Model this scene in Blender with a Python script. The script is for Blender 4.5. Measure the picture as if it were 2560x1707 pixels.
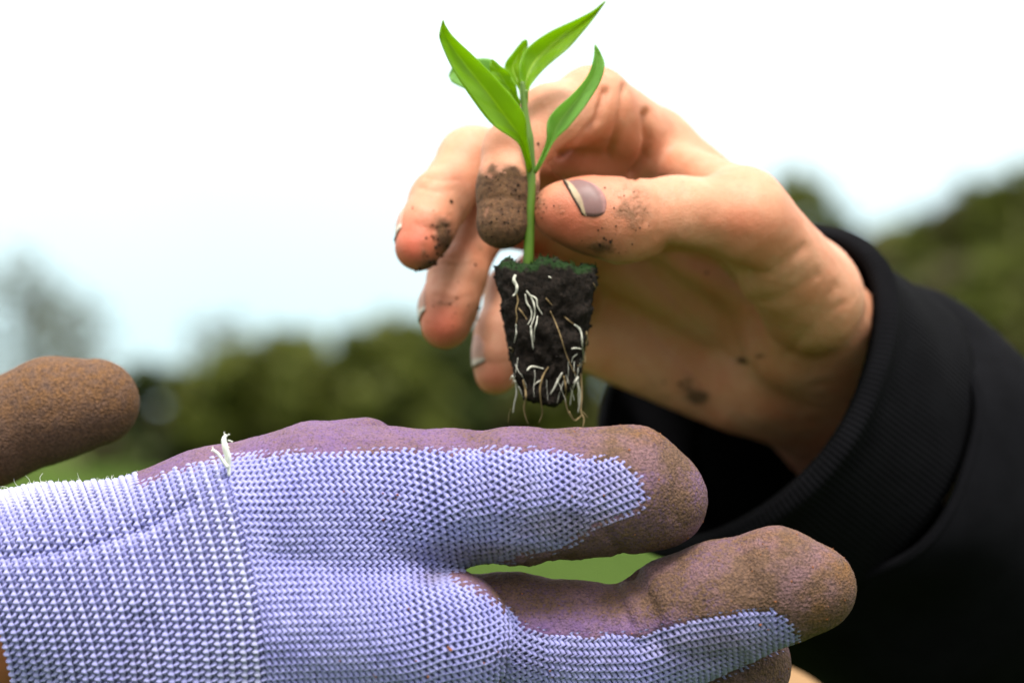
import bpy, bmesh, math, random
import numpy as np
from mathutils import Vector, Matrix
from mathutils.bvhtree import BVHTree

random.seed(7)
rng = np.random.default_rng(7)
scene = bpy.context.scene
for o in list(bpy.data.objects):
    bpy.data.objects.remove(o)

# ------------------------------------------------------------------ camera
FPX = 2560 * 90.0 / 36.0            # focal length in photo pixels
PITCH = math.radians(2.5)
CAM_LOC = np.array([0.0, 0.0, 1.10])
cam_data = bpy.data.cameras.new("camera")
cam_data.lens = 90.0
cam_data.sensor_width = 36.0
cam_data.clip_start = 0.01
cam_data.clip_end = 6000.0
cam_data.dof.use_dof = True
cam_data.dof.focus_distance = 0.547
cam_data.dof.aperture_fstop = 10.5
cam = bpy.data.objects.new("camera", cam_data)
scene.collection.objects.link(cam)
cam.location = CAM_LOC
cam.rotation_euler = (math.radians(90) + PITCH, 0, 0)
scene.camera = cam

# ------------------------------------------------------------------ sky, sun, exposure
SUN_EL, SUN_AZ = math.radians(66), math.radians(172)      # azimuth measured from +Y towards +X
world = bpy.data.worlds.new("World")
scene.world = world
world.use_nodes = True
nt = world.node_tree
nt.nodes.clear()
w_out = nt.nodes.new("ShaderNodeOutputWorld")
w_bg = nt.nodes.new("ShaderNodeBackground")
w_sky = nt.nodes.new("ShaderNodeTexSky")
w_sky.sky_type = 'NISHITA'
w_sky.sun_disc = False
w_sky.sun_elevation = SUN_EL
w_sky.sun_rotation = SUN_AZ
w_sky.dust_density = 1.0
w_sky.ozone_density = 1.0
# a bright cloud deck over the blue: brightest overhead, thinner and bluer low at the horizon
w_tc = nt.nodes.new("ShaderNodeTexCoord")
w_sep = nt.nodes.new("ShaderNodeSeparateXYZ")
w_n = nt.nodes.new("ShaderNodeTexNoise")
w_n.inputs['Scale'].default_value = 3.0
w_n.inputs['Detail'].default_value = 4
w_map = nt.nodes.new("ShaderNodeMapRange")
w_map.inputs['From Min'].default_value = 0.0
w_map.inputs['From Max'].default_value = 0.16
w_map.inputs['To Min'].default_value = 0.78
w_map.inputs['To Max'].default_value = 1.0
w_add = nt.nodes.new("ShaderNodeMath"); w_add.operation = 'MULTIPLY_ADD'
w_add.inputs[1].default_value = 0.5
w_sub = nt.nodes.new("ShaderNodeMath"); w_sub.operation = 'SUBTRACT'; w_sub.inputs[1].default_value = 0.25; w_sub.use_clamp = True
w_gain = nt.nodes.new("ShaderNodeMapRange")
w_gain.inputs['To Min'].default_value = 11.8
w_gain.inputs['To Max'].default_value = 28.0
w_col = nt.nodes.new("ShaderNodeVectorMath"); w_col.operation = 'SCALE'
w_tint = nt.nodes.new("ShaderNodeMix"); w_tint.data_type = 'RGBA'
w_tint.inputs['A'].default_value = (0.68, 0.90, 0.95, 1)
w_tint.inputs['B'].default_value = (1.0, 1.0, 0.97, 1)
w_tz = nt.nodes.new("ShaderNodeMapRange"); w_tz.inputs['From Min'].default_value = 0.05; w_tz.inputs['From Max'].default_value = 0.32
nt.links.new(w_sep.outputs['Z'], w_tz.inputs['Value'])
nt.links.new(w_tz.outputs[0], w_tint.inputs['Factor'])
nt.links.new(w_tint.outputs['Result'], w_col.inputs[0])
w_mix = nt.nodes.new("ShaderNodeMix"); w_mix.data_type = 'RGBA'
L = nt.links.new
L(w_tc.outputs['Generated'], w_sep.inputs[0])
L(w_tc.outputs['Generated'], w_n.inputs['Vector'])
L(w_sep.outputs['Z'], w_map.inputs['Value'])
L(w_sep.outputs['Z'], w_gain.inputs['Value'])
L(w_n.outputs['Fac'], w_add.inputs[0])
L(w_map.outputs[0], w_add.inputs[2])
L(w_add.outputs[0], w_sub.inputs[0])
L(w_sub.outputs[0], w_mix.inputs['Factor'])
L(w_gain.outputs[0], w_col.inputs['Scale'])
L(w_sky.outputs[0], w_mix.inputs['A'])
L(w_col.outputs[0], w_mix.inputs['B'])
L(w_mix.outputs['Result'], w_bg.inputs['Color'])
w_bg.inputs['Strength'].default_value = 0.1
L(w_bg.outputs[0], w_out.inputs[0])

sun_d = bpy.data.lights.new("sun", 'SUN')
sun_d.energy = 5.0
sun_d.angle = math.radians(16)
sun_d.color = (1.0, 0.95, 0.88)
sun = bpy.data.objects.new("sun", sun_d)
scene.collection.objects.link(sun)
sv = Vector((math.cos(SUN_EL) * math.sin(SUN_AZ), math.cos(SUN_EL) * math.cos(SUN_AZ), math.sin(SUN_EL)))
sun.rotation_euler = (-sv).to_track_quat('-Z', 'Y').to_euler()
sun.location = (0, 0, 20)

scene.view_settings.view_transform = 'Standard'
scene.view_settings.look = 'None'
scene.view_settings.exposure = 0.12
scene.view_settings.gamma = 1.0
scene.view_settings.use_curve_mapping = False
scene.render.engine = 'CYCLES'
scene.cycles.use_denoising = True
scene.cycles.max_bounces = 6

# ------------------------------------------------------------------ coordinates
CP, SP_ = math.cos(PITCH), math.sin(PITCH)
ROT = np.array([[1, 0, 0], [0, CP, -SP_], [0, SP_, CP]])     # camera frame (right, forward, up) -> world


DOFF = 240.0                         # depths below are written as millimetres past a plane 240 mm from the lens


def P(px, py, d):
    """a spot seen at photo pixel (px, py) at depth d + DOFF millimetres from the lens (camera frame, mm)"""
    d = d + DOFF - (8.0 if d > 330 else 0.0)
    return np.array([(px - 1280.0) * d / FPX, d, -(py - 853.5) * d / FPX])


def PX(V):
    """camera-frame mm points -> photo pixels"""
    V = np.asarray(V)
    return np.stack([V[..., 0] / V[..., 1] * FPX + 1280.0, 853.5 - V[..., 2] / V[..., 1] * FPX], -1)


def W(V):
    return CAM_LOC + (np.asarray(V, dtype=np.float64) @ ROT.T) * 0.001


# ------------------------------------------------------------------ object helpers
COL = scene.collection


def tag(o, label=None, cat=None, group=None, kind=None):
    if label: o["label"] = label
    if cat: o["category"] = cat
    if group: o["group"] = group
    if kind: o["kind"] = kind
    return o


def empty(name, loc):
    o = bpy.data.objects.new(name, None)
    o.location = Vector(loc)
    o.empty_display_size = 0.02
    COL.objects.link(o)
    return o


def mesh_obj(name, verts, faces, mat, parent=None, origin=None, smooth=True, attrs=None):
    """verts are world metres; the object's origin goes to `origin`"""
    verts = np.asarray(verts, dtype=np.float64)
    if origin is None:
        origin = verts.mean(0) if len(verts) else np.zeros(3)
    me = bpy.data.meshes.new(name)
    me.from_pydata((verts - np.asarray(origin)).tolist(), [], faces.tolist() if hasattr(faces, 'tolist') else faces)
    if smooth:
        me.polygons.foreach_set("use_smooth", np.ones(len(me.polygons), dtype=bool))
    for k, v in (attrs or {}).items():
        v = np.asarray(v, dtype=np.float32)
        if v.ndim == 1:
            a = me.attributes.new(k, 'FLOAT', 'POINT'); a.data.foreach_set("value", v)
        else:
            a = me.attributes.new(k, 'FLOAT_VECTOR', 'POINT'); a.data.foreach_set("vector", v.ravel())
    me.materials.append(mat)
    me.update()
    o = bpy.data.objects.new(name, me)
    COL.objects.link(o)
    o.location = Vector(origin)
    if parent is not None:
        o.parent = parent
        o.location = Vector(origin) - parent_world(parent)
    return o


def parent_world(p):
    v = Vector(p.location)
    while p.parent is not None:
        p = p.parent
        v = v + Vector(p.location)
    return v


def merge(parts):
    vs, fs, n = [], [], 0
    for v, f in parts:
        vs.append(np.asarray(v)); fs += [[i + n for i in q] for q in (f.tolist() if hasattr(f, 'tolist') else f)]
        n += len(v)
    return np.concatenate(vs), fs


# numpy value noise --------------------------------------------------
def _hash(ix, iy, iz, seed):
    h = (ix * 374761393 + iy * 668265263 + iz * 2147483647 + seed * 1274126177) & 0xFFFFFFFF
    h = ((h ^ (h >> 13)) * 1274126177) & 0xFFFFFFFF
    return ((h ^ (h >> 16)) & 0xFFFF) / 65535.0


def vnoise(Pn, seed=0):
    Pn = np.asarray(Pn, dtype=np.float64)
    i = np.floor(Pn).astype(np.int64); f = Pn - i; f = f * f * (3 - 2 * f)
    out = 0
    for dx in (0, 1):
        for dy in (0, 1):
            for dz in (0, 1):
                w = (f[:, 0] if dx else 1 - f[:, 0]) * (f[:, 1] if dy else 1 - f[:, 1]) * (f[:, 2] if dz else 1 - f[:, 2])
                out = out + w * _hash(i[:, 0] + dx, i[:, 1] + dy, i[:, 2] + dz, seed)
    return out


def fbm(Pn, octaves=3, seed=0):
    out, a, tot = 0, 1.0, 0
    Pn = np.asarray(Pn, dtype=np.float64)
    for k in range(octaves):
        out = out + a * vnoise(Pn, seed + k); tot += a
        Pn = Pn * 2.03 + 11.7; a *= 0.5
    return out / tot


# implicit surfaces ----------------------------------------------------
def smin(a, b, k):
    h = np.maximum(k - np.abs(a - b), 0) / k
    return np.minimum(a, b) - h * h * k * 0.25


def cone(Q, a, b, ra, rb):
    ab = b - a
    t = np.clip(((Q - a) @ ab) / max(ab @ ab, 1e-9), 0, 1)
    return np.linalg.norm(Q - a - t[:, None] * ab, axis=1) - (ra + (rb - ra) * t)


def ellip(Q, c, axes, radii):
    q = (Q - c) @ np.asarray(axes).T / np.asarray(radii)
    k0 = np.linalg.norm(q, axis=1)
    k1 = np.linalg.norm(q / np.asarray(radii), axis=1)
    return k0 * (k0 - 1.0) / np.maximum(k1, 1e-9)


def chain(pts):
    """[(px, py, depth, radius in pixels)] -> [(point mm, radius mm)]"""
    return [(P(x, y, d), r * P(x, y, d)[1] / FPX) for x, y, d, r in pts]


def chain_sdf(Q, ch, k=2.0):
    d = None
    for (a, ra), (b, rb) in zip(ch[:-1], ch[1:]):
        c = cone(Q, a, b, ra, rb)
        d = c if d is None else smin(d, c, k)
    return d


def mesh_sdf(f, lo, hi, h):
    lo = np.asarray(lo, float); hi = np.asarray(hi, float)
    B = 8
    nb = np.ceil((hi - lo) / (h * B)).astype(int)
    n = nb * B
    bi = np.stack(np.meshgrid(*[np.arange(k) for k in nb], indexing='ij'), -1).reshape(-1, 3)
    dc = f(lo + (bi + 0.5) * B * h - 0.5 * h)
    act = np.abs(dc) < B * h * 0.9 + 3.0
    D = np.repeat(np.repeat(np.repeat(np.where(dc > 0, 50., -50.).reshape(nb), B, 0), B, 1), B, 2).astype(np.float32)
    off = np.stack(np.meshgrid(*[np.arange(B)] * 3, indexing='ij'), -1).reshape(-1, 3)
    ab = bi[act]
    for s in range(0, len(ab), 500):
        idx = (ab[s:s + 500, None, :] * B + off[None]).reshape(-1, 3)
        D[idx[:, 0], idx[:, 1], idx[:, 2]] = f(lo + idx * h)
    S = D < 0
    m = np.zeros(n - 1, dtype=np.uint8)
    for dx in (0, 1):
        for dy in (0, 1):
            for dz in (0, 1):
                m += S[dx:n[0] - 1 + dx, dy:n[1] - 1 + dy, dz:n[2] - 1 + dz]
    cells = np.argwhere((m > 0) & (m < 8))
    vid = np.full(n - 1, -1, dtype=np.int64)
    vid[cells[:, 0], cells[:, 1], cells[:, 2]] = np.arange(len(cells))
    acc = np.zeros((len(cells), 3)); cnt = np.zeros(len(cells))
    corners = [(a, b, c) for a in (0, 1) for b in (0, 1) for c in (0, 1)]
    for p in corners:
        for ax in range(3):
            if p[ax]: continue
            q = list(p); q[ax] = 1
            c0 = cells + np.array(p); c1 = cells + np.array(q)
            d0 = D[c0[:, 0], c0[:, 1], c0[:, 2]]; d1 = D[c1[:, 0], c1[:, 1], c1[:, 2]]
            cr = (d0 < 0) != (d1 < 0)
            t = np.where(cr, d0 / np.where(cr, d0 - d1, 1), 0)
            pt = np.array(p, float) + 0 * acc
            pt[:, ax] += t
            acc += np.where(cr[:, None], pt, 0); cnt += cr
    V = lo + (cells + acc / cnt[:, None]) * h
    quads = []
    for ax in range(3):
        u, v = (ax + 1) % 3, (ax + 2) % 3
        sl0 = [slice(1, -1)] * 3; sl1 = [slice(1, -1)] * 3
        sl0[ax] = slice(0, n[ax] - 1); sl1[ax] = slice(1, n[ax])
        A, Bv = S[tuple(sl0)], S[tuple(sl1)]
        e = np.argwhere(A != Bv)
        flip = A[e[:, 0], e[:, 1], e[:, 2]]
        base = e + 1; base[:, ax] -= 1
        def cell(du, dv):
            c = base.copy(); c[:, u] += du; c[:, v] += dv
            ok = np.all((c >= 0) & (c < n - 1), axis=1)
            cc = np.clip(c, 0, n - 2)
            return np.where(ok, vid[cc[:, 0], cc[:, 1], cc[:, 2]], -1)
        q = np.stack([cell(-1, -1), cell(0, -1), cell(0, 0), cell(-1, 0)], 1)
        q = np.where(flip[:, None], q, q[:, ::-1])
        quads.append(q[(q >= 0).all(1)])
    F = np.concatenate(quads)
    for _ in range(2):
        G = grad(f, V)
        V = V - np.clip(f(V), -h, h)[:, None] * G
    return V, F, grad(f, V)


def grad(f, V, e=0.15):
    G = np.stack([f(V + np.eye(3)[k] * e) - f(V - np.eye(3)[k] * e) for k in range(3)], 1)
    return G / np.maximum(np.linalg.norm(G, axis=1, keepdims=True), 1e-9)


def compact(V, F, extra=()):
    used = np.unique(F)
    mp = np.full(len(V), -1); mp[used] = np.arange(len(used))
    return V[used], mp[F], [e[used] for e in extra]


def poly_sd(Q, poly):
    """signed distance in pixels to a closed polygon, positive inside"""
    poly = np.asarray(poly, float)
    d = np.full(len(Q), 1e9); ins = np.zeros(len(Q), bool)
    for a, b in zip(poly, np.roll(poly, -1, 0)):
        ab = b - a
        t = np.clip(((Q - a) @ ab) / (ab @ ab), 0, 1)
        d = np.minimum(d, np.linalg.norm(Q - a - t[:, None] * ab, axis=1))
        cond = (a[1] > Q[:, 1]) != (b[1] > Q[:, 1])
        xi = a[0] + (Q[:, 1] - a[1]) / (b[1] - a[1] if b[1] != a[1] else 1e-9) * ab[0]
        ins ^= cond & (Q[:, 0] < xi)
    return np.where(ins, d, -d)


def line_d(Q, pts):
    pts = np.asarray(pts, float); d = np.full(len(Q), 1e9)
    for a, b in zip(pts[:-1], pts[1:]):
        ab = b - a
        t = np.clip(((Q - a) @ ab) / (ab @ ab), 0, 1)
        d = np.minimum(d, np.linalg.norm(Q - a - t[:, None] * ab, axis=1))
    return d


def sstep(a, b, x):
    t = np.clip((x - a) / (b - a), 0, 1)
    return t * t * (3 - 2 * t)


def catmull(pts, n):
    pts = np.asarray(pts, float)
    if len(pts) == 2:
        return pts[0] + np.linspace(0, 1, n)[:, None] * (pts[1] - pts[0])
    p = np.concatenate([[2 * pts[0] - pts[1]], pts, [2 * pts[-1] - pts[-2]]])
    out = []
    seg = len(pts) - 1
    for t in np.linspace(0, seg, n):
        i = min(int(t), seg - 1); u = t - i
        a, b, c, d = p[i:i + 4]
        out.append(0.5 * (2 * b + (c - a) * u + (2 * a - 5 * b + 4 * c - d) * u * u + (3 * b - a - 3 * c + d) * u ** 3))
    return np.array(out)


def tube(path, rad, sides=6, cap=True):
    """tube along path (mm, any frame); returns verts, faces"""
    path = np.asarray(path, float); n = len(path)
    rad = np.broadcast_to(np.asarray(rad, float), (n,))
    T = np.gradient(path, axis=0); T /= np.maximum(np.linalg.norm(T, axis=1, keepdims=True), 1e-9)
    ref = np.array([0.0, 1.0, 0.0]) if abs(T[0, 1]) < 0.9 else np.array([1.0, 0, 0])
    vs = []
    for i in range(n):
        ref = ref - (ref @ T[i]) * T[i]; ref /= max(np.linalg.norm(ref), 1e-9)
        b = np.cross(T[i], ref)
        an = np.arange(sides) * 2 * math.pi / sides
        vs.append(path[i] + rad[i] * (np.cos(an)[:, None] * ref + np.sin(an)[:, None] * b))
    fs = [[i * sides + k, i * sides + (k + 1) % sides, (i + 1) * sides + (k + 1) % sides, (i + 1) * sides + k]
          for i in range(n - 1) for k in range(sides)]
    if cap:
        fs.append(list(range(sides))[::-1]); fs.append([(n - 1) * sides + k for k in range(sides)])
    return np.concatenate(vs), fs


# ------------------------------------------------------------------ materials
class Mat:
    def __init__(s, name, rough=0.6, spec=0.4):
        s.m = bpy.data.materials.new(name); s.m.use_nodes = True
        s.t = s.m.node_tree
        s.b = s.t.nodes["Principled BSDF"]
        s.b.inputs['Roughness'].default_value = rough
        s.b.inputs['Specular IOR Level'].default_value = spec

    def n(s, typ, **kw):
        nd = s.t.nodes.new(typ)
        for k, v in kw.items():
            if k in nd.inputs: nd.inputs[k].default_value = v
            else: setattr(nd, k, v)
        return nd

    def l(s, a, b): s.t.links.new(a, b)

    def coord(s):
        if not hasattr(s, '_tc'): s._tc = s.n("ShaderNodeTexCoord").outputs['Object']
        return s._tc

    def noise(s, scale, detail=3, rough=0.5):
        nd = s.n("ShaderNodeTexNoise", Scale=scale, Detail=detail, Roughness=rough)
        s.l(s.coord(), nd.inputs['Vector'])
        return nd.outputs['Fac']

    def attr(s, name):
        return s.n("ShaderNodeAttribute", attribute_name=name).outputs['Fac']

    def ramp(s, fac, stops):
        r = s.n("ShaderNodeValToRGB")
        e = r.color_ramp.elements
        while len(e) > 1: e.remove(e[-1])
        e[0].position = stops[0][0]; e[0].color = (*stops[0][1], 1) if len(stops[0][1]) == 3 else stops[0][1]
        for p, c in stops[1:]:
            k = e.new(p); k.color = (*c, 1)
        s.l(fac, r.inputs['Fac'])
        return r.outputs['Color']

    def rng(s, fac, a, b, c=0.0, d=1.0):
        m = s.n("ShaderNodeMapRange"); m.clamp = True
        for i, v in zip(('From Min', 'From Max', 'To Min', 'To Max'), (a, b, c, d)): m.inputs[i].default_value = v
        s.l(fac, m.inputs['Value'])
        return m.outputs[0]

    def math(s, op, a, b):
        m = s.n("ShaderNodeMath", operation=op)
        for i, v in enumerate((a, b)):
            if isinstance(v, (int, float)): m.inputs[i].default_value = v
            else: s.l(v, m.inputs[i])
        return m.outputs[0]

    def mix(s, fac, a, b):
        m = s.n("ShaderNodeMix", data_type='RGBA')
        for nm, v in (('A', a), ('B', b)):
            if isinstance(v, tuple): m.inputs[nm].default_value = (*v, 1)
            else: s.l(v, m.inputs[nm])
        if isinstance(fac, (int, float)): m.inputs['Factor'].default_value = fac
        else: s.l(fac, m.inputs['Factor'])
        return m.outputs['Result']

    def color(s, c):
        if isinstance(c, tuple): s.b.inputs['Base Color'].default_value = (*c, 1)
        else: s.l(c, s.b.inputs['Base Color'])
        return s

    def bump(s, h, strength, dist):
        b = s.n("ShaderNodeBump", Strength=strength, Distance=dist)
        s.l(h, b.inputs['Height'])
        if hasattr(s, '_bump'): s.l(s._bump, b.inputs['Normal'])
        s._bump = b.outputs['Normal']
        s.l(s._bump, s.b.inputs['Normal'])
        return s

    def sss(s, w, radius, scale):
        s.b.inputs['Subsurface Weight'].default_value = w
        s.b.inputs['Subsurface Radius'].default_value = radius
        s.b.inputs['Subsurface Scale'].default_value = scale
        return s


def mat_skin(name, base=(0.52, 0.255, 0.150), red=(0.46, 0.095, 0.048)):
    m = Mat(name, 0.5, 0.4)
    c = m.mix(m.rng(m.noise(70, 4), 0.3, 0.7), base, (base[0] * 0.93, base[1] * 0.70, base[2] * 0.62))
    c = m.mix(m.math('MULTIPLY', m.rng(m.noise(210, 4, 0.6), 0.52, 0.72), 0.35), c, (base[0] * 1.08, base[1] * 1.22, base[2] * 1.30))
    c = m.mix(m.math('MULTIPLY', m.rng(m.noise(520, 3, 0.6), 0.5, 0.75), 0.30), c, (base[0] * 0.86, base[1] * 0.55, base[2] * 0.5))
    c = m.mix(m.attr('red'), c, red)
    # mud: a solid cake where the attribute is high, thin smears and specks at its margin
    dirt = m.attr('dirt')
    grain = m.noise(900, 4, 0.6)
    broad = m.noise(240, 4, 0.6)
    mud = m.mix(m.rng(grain, 0.36, 0.64), (0.040, 0.019, 0.008), (0.125, 0.060, 0.026))
    mud = m.mix(m.rng(broad, 0.5, 0.7), mud, (0.16, 0.080, 0.036))
    f = m.math('ADD', dirt, m.math('MULTIPLY', m.math('SUBTRACT', broad, 0.5), 0.8))
    f = m.math('ADD', f, m.math('MULTIPLY', m.math('SUBTRACT', grain, 0.5), 0.45))
    f = m.math('MULTIPLY', m.rng(f, 0.40, 0.78), m.rng(dirt, 0.02, 0.2))
    smear = m.math('MULTIPLY', m.rng(dirt, 0.03, 0.6, 0.0, 0.62), m.rng(broad, 0.32, 0.6))
    c = m.mix(smear, c, (0.17, 0.075, 0.03))
    c = m.mix(m.math('MULTIPLY', f, 0.94), c, mud)
    m.color(c)
    m.l(m.rng(f, 0, 1, 0.5, 0.9), m.b.inputs['Roughness'])
    m.sss(0.14, (1.0, 0.35, 0.18), 0.0016)
    v = m.n("ShaderNodeTexVoronoi", Scale=1500.0, feature='DISTANCE_TO_EDGE')
    m.l(m.coord(), v.inputs['Vector'])
    m.bump(m.rng(v.outputs['Distance'], 0.0, 0.18), 0.28, 0.00022)
    m.bump(m.noise(330, 4, 0.6), 0.22, 0.0007)
    m.bump(m.math('MULTIPLY', f, grain), 0.6, 0.0009)
    return m.m


def mat_knit(name, dark=False):
    m = Mat(name, 1.0, 0.02)
    k = 0.26 if dark else 1.0  # base copy is darker: shade between stitches painted into its colour
    lil = (0.35 * k, 0.345 * k, 0.67 * k)
    c = m.mix(m.rng(m.noise(180, 3), 0.3, 0.7), lil, (0.28 * k, 0.275 * k, 0.61 * k))
    if not dark:
        c = m.mix(m.attr('white'), c, (0.56, 0.56, 0.58))
    grain = m.noise(420, 4, 0.6)
    d = m.math('ADD', m.attr('dirt'), m.math('MULTIPLY', m.math('SUBTRACT', grain, 0.5), 0.55))
    d = m.math('MULTIPLY', m.rng(d, 0.1, 0.95), m.rng(m.attr('dirt'), 0.0, 0.12))
    c = m.mix(d, c, (0.13 * k, 0.095 * k, 0.07 * k))
    m.color(c)
    m.b.inputs['Sheen Weight'].default_value = 0.08
    m.bump(m.noise(4200, 3, 0.7), 0.6, 0.0004)
    return m.m


def mat_coat(name, muddy=False):
    m = Mat(name, 0.8, 0.2)
    big = m.noise(75, 4, 0.6)
    mid = m.noise(420, 3, 0.6)
    grain = m.noise(1500, 3, 0.7)
    fine = m.noise(1700, 2, 0.6)
    pur = m.mix(m.rng(mid, 0.3, 0.7), (0.125, 0.068, 0.18), (0.165, 0.094, 0.17))
    mud = m.mix(m.rng(grain, 0.35, 0.65), (0.066, 0.037, 0.026), (0.145, 0.080, 0.051))
    if muddy:
        pur = m.mix(m.rng(mid, 0.3, 0.7), (0.055, 0.028, 0.016), (0.10, 0.052, 0.028))
    mauve = m.mix(m.rng(grain, 0.35, 0.65), (0.10, 0.055, 0.062), (0.18, 0.098, 0.105))
    if not muddy:
        mud = m.mix(m.rng(m.noise(120, 4, 0.6), 0.45, 0.62), mud, mauve)
    ora = m.mix(m.rng(grain, 0.35, 0.65), (0.08, 0.036, 0.012), (0.20, 0.092, 0.028))
    d = m.math('ADD', m.attr('dirt'), m.math('MULTIPLY', m.math('SUBTRACT', big, 0.5), 0.9))
    d = m.math('ADD', d, m.math('MULTIPLY', m.math('SUBTRACT', grain, 0.5), 1.1))
    d = m.rng(d, 0.25, 0.75)
    c = m.mix(d, pur, mud)
    c = m.mix(m.math('MULTIPLY', m.attr('orange'), m.rng(mid, 0.35, 0.6)), c, ora)
    c = m.mix(m.rng(fine, 0.38, 0.47, 0.5, 0.0), c, (0.026, 0.015, 0.013))
    m.color(c)
    v = m.n("ShaderNodeTexVoronoi", Scale=1700.0, feature='F1')
    warp = m.n("ShaderNodeTexNoise", Scale=500.0)
    m.l(m.coord(), warp.inputs['Vector'])
    vm = m.n("ShaderNodeVectorMath", operation='MULTIPLY_ADD')
    vm.inputs[1].default_value = (0.0012,) * 3
    m.l(warp.outputs['Color'], vm.inputs[0]); m.l(m.coord(), vm.inputs[2])
    m.l(vm.outputs[0], v.inputs['Vector'])
    m.bump(m.noise(160, 3), 0.35, 0.0012)
    m.bump(v.outputs['Distance'], 0.5, 0.0006)
    m.bump(grain, 0.5, 0.0006)
    return m.m


def mat_plain(name, col, rough=0.6, spec=0.3, var=0.25, scale=200, bump=0.0, bscale=800, bdist=0.0004):
    m = Mat(name, rough, spec)
    c2 = tuple(x * (1 - var) for x in col)
    m.color(m.mix(m.rng(m.noise(scale, 4), 0.3, 0.7), col, c2))
    if bump: m.bump(m.noise(bscale, 3), bump, bdist)
    return m.m

# ================================================================== SETTING
def hill(x, y):
    """ground height in metres: flat field, a slope rising far right"""
    r = (11.5 * sstep(8.5, 17, x) + 14.0 * sstep(18, 48, x)) * sstep(66, 122, y)
    return r + 0.5 * np.sin(x * 0.05 + 1.0) * sstep(25, 90, np.hypot(x, y))


def build_ground():
    g = np.concatenate([np.linspace(-3000, -160, 14), np.linspace(-140, 140, 113), np.linspace(160, 3000, 14)])
    X, Y = np.meshgrid(g, g, indexing='ij')
    Z = hill(X, Y)
    Z = Z + 0.05 * (fbm(np.stack([X.ravel() * 0.7, Y.ravel() * 0.7, X.ravel() * 0], 1), 2, 5).reshape(X.shape) - 0.5) * sstep(4, 8, np.hypot(X, Y))
    n = len(g)
    V = np.stack([X, Y, Z], -1).reshape(-1, 3)
    i = np.arange(n - 1)
    I, J = np.meshgrid(i, i, indexing='ij')
    a = (I * n + J).ravel()
    F = np.stack([a, a + n, a + n + 1, a + 1], 1)
    m = Mat("field_grass", 1.0, 0.0)
    c = m.mix(m.rng(m.noise(0.9, 5), 0.3, 0.7), (0.045, 0.078, 0.016), (0.06, 0.088, 0.022))
    c = m.mix(m.rng(m.noise(14, 4), 0.35, 0.7), c, (0.035, 0.06, 0.012))
    # rough brown scrub on the slope
    sx = m.n('ShaderNodeSeparateXYZ'); m.l(m.coord(), sx.inputs[0])
    scrub = m.mix(m.rng(m.noise(0.25, 5), 0.35, 0.65), (0.055, 0.046, 0.020), (0.050, 0.062, 0.014))
    c = m.mix(m.rng(sx.outputs['Z'], 0.6, 2.0), c, scrub)
    # a trodden patch of dry bare earth in front of the field
    vm = m.n("ShaderNodeVectorMath", operation='DISTANCE'); vm.inputs[1].default_value = (1.9, 11.5, 0.0)
    m.l(m.coord(), vm.inputs[0])
    dd = m.math('ADD', vm.outputs['Value'], m.math('MULTIPLY', m.noise(1.6, 4), 1.6))
    c = m.mix(m.rng(dd, 3.0, 4.6, 1, 0), c, (0.24, 0.145, 0.075))
    m.color(c)
    m.bump(m.noise(30, 4), 0.5, 0.05)
    o = mesh_obj("ground", V, F, m.m, origin=(0, 0, 0))
    tag(o, "green grass field with a bare tan earth patch rising to a slope", kind="structure")
    return o


build_ground()


def grass_tufts():
    """short blades over the near field"""
    n = 16000
    r = 9.0 + 28.0 * rng.random(n) ** 1.3
    a = (rng.random(n) - 0.5) * math.radians(40)
    x, y = r * np.sin(a), r * np.cos(a)
    keep = np.hypot(x - 1.9, y - 11.5) > 2.8 + 0.9 * rng.random(n)
    x, y = x[keep], y[keep]; n = len(x)
    z = hill(x, y) - 0.02
    h = 0.05 + 0.09 * rng.random(n); w = 0.006 + 0.008 * rng.random(n)
    t = rng.random(n) * 2 * math.pi; ln = 0.06 * (rng.random((n, 2)) - 0.5)
    b = np.stack([x, y, z], 1)
    s = np.stack([np.cos(t) * w, np.sin(t) * w, 0 * w], 1)
    tip = b + np.stack([ln[:, 0], ln[:, 1], h], 1)
    V = np.stack([b - s, b + s, tip], 1).reshape(-1, 3)
    F = np.arange(3 * n).reshape(-1, 3)
    m = mat_plain("grass_blade", (0.055, 0.095, 0.02), 0.7, 0.2, 0.4, 2.0)
    o = mesh_obj("grass", V, F, m, origin=(0, 0, 0), smooth=False)
    tag(o, "short green grass covering the field below the hands", "grass", kind="stuff")


grass_tufts()


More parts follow.
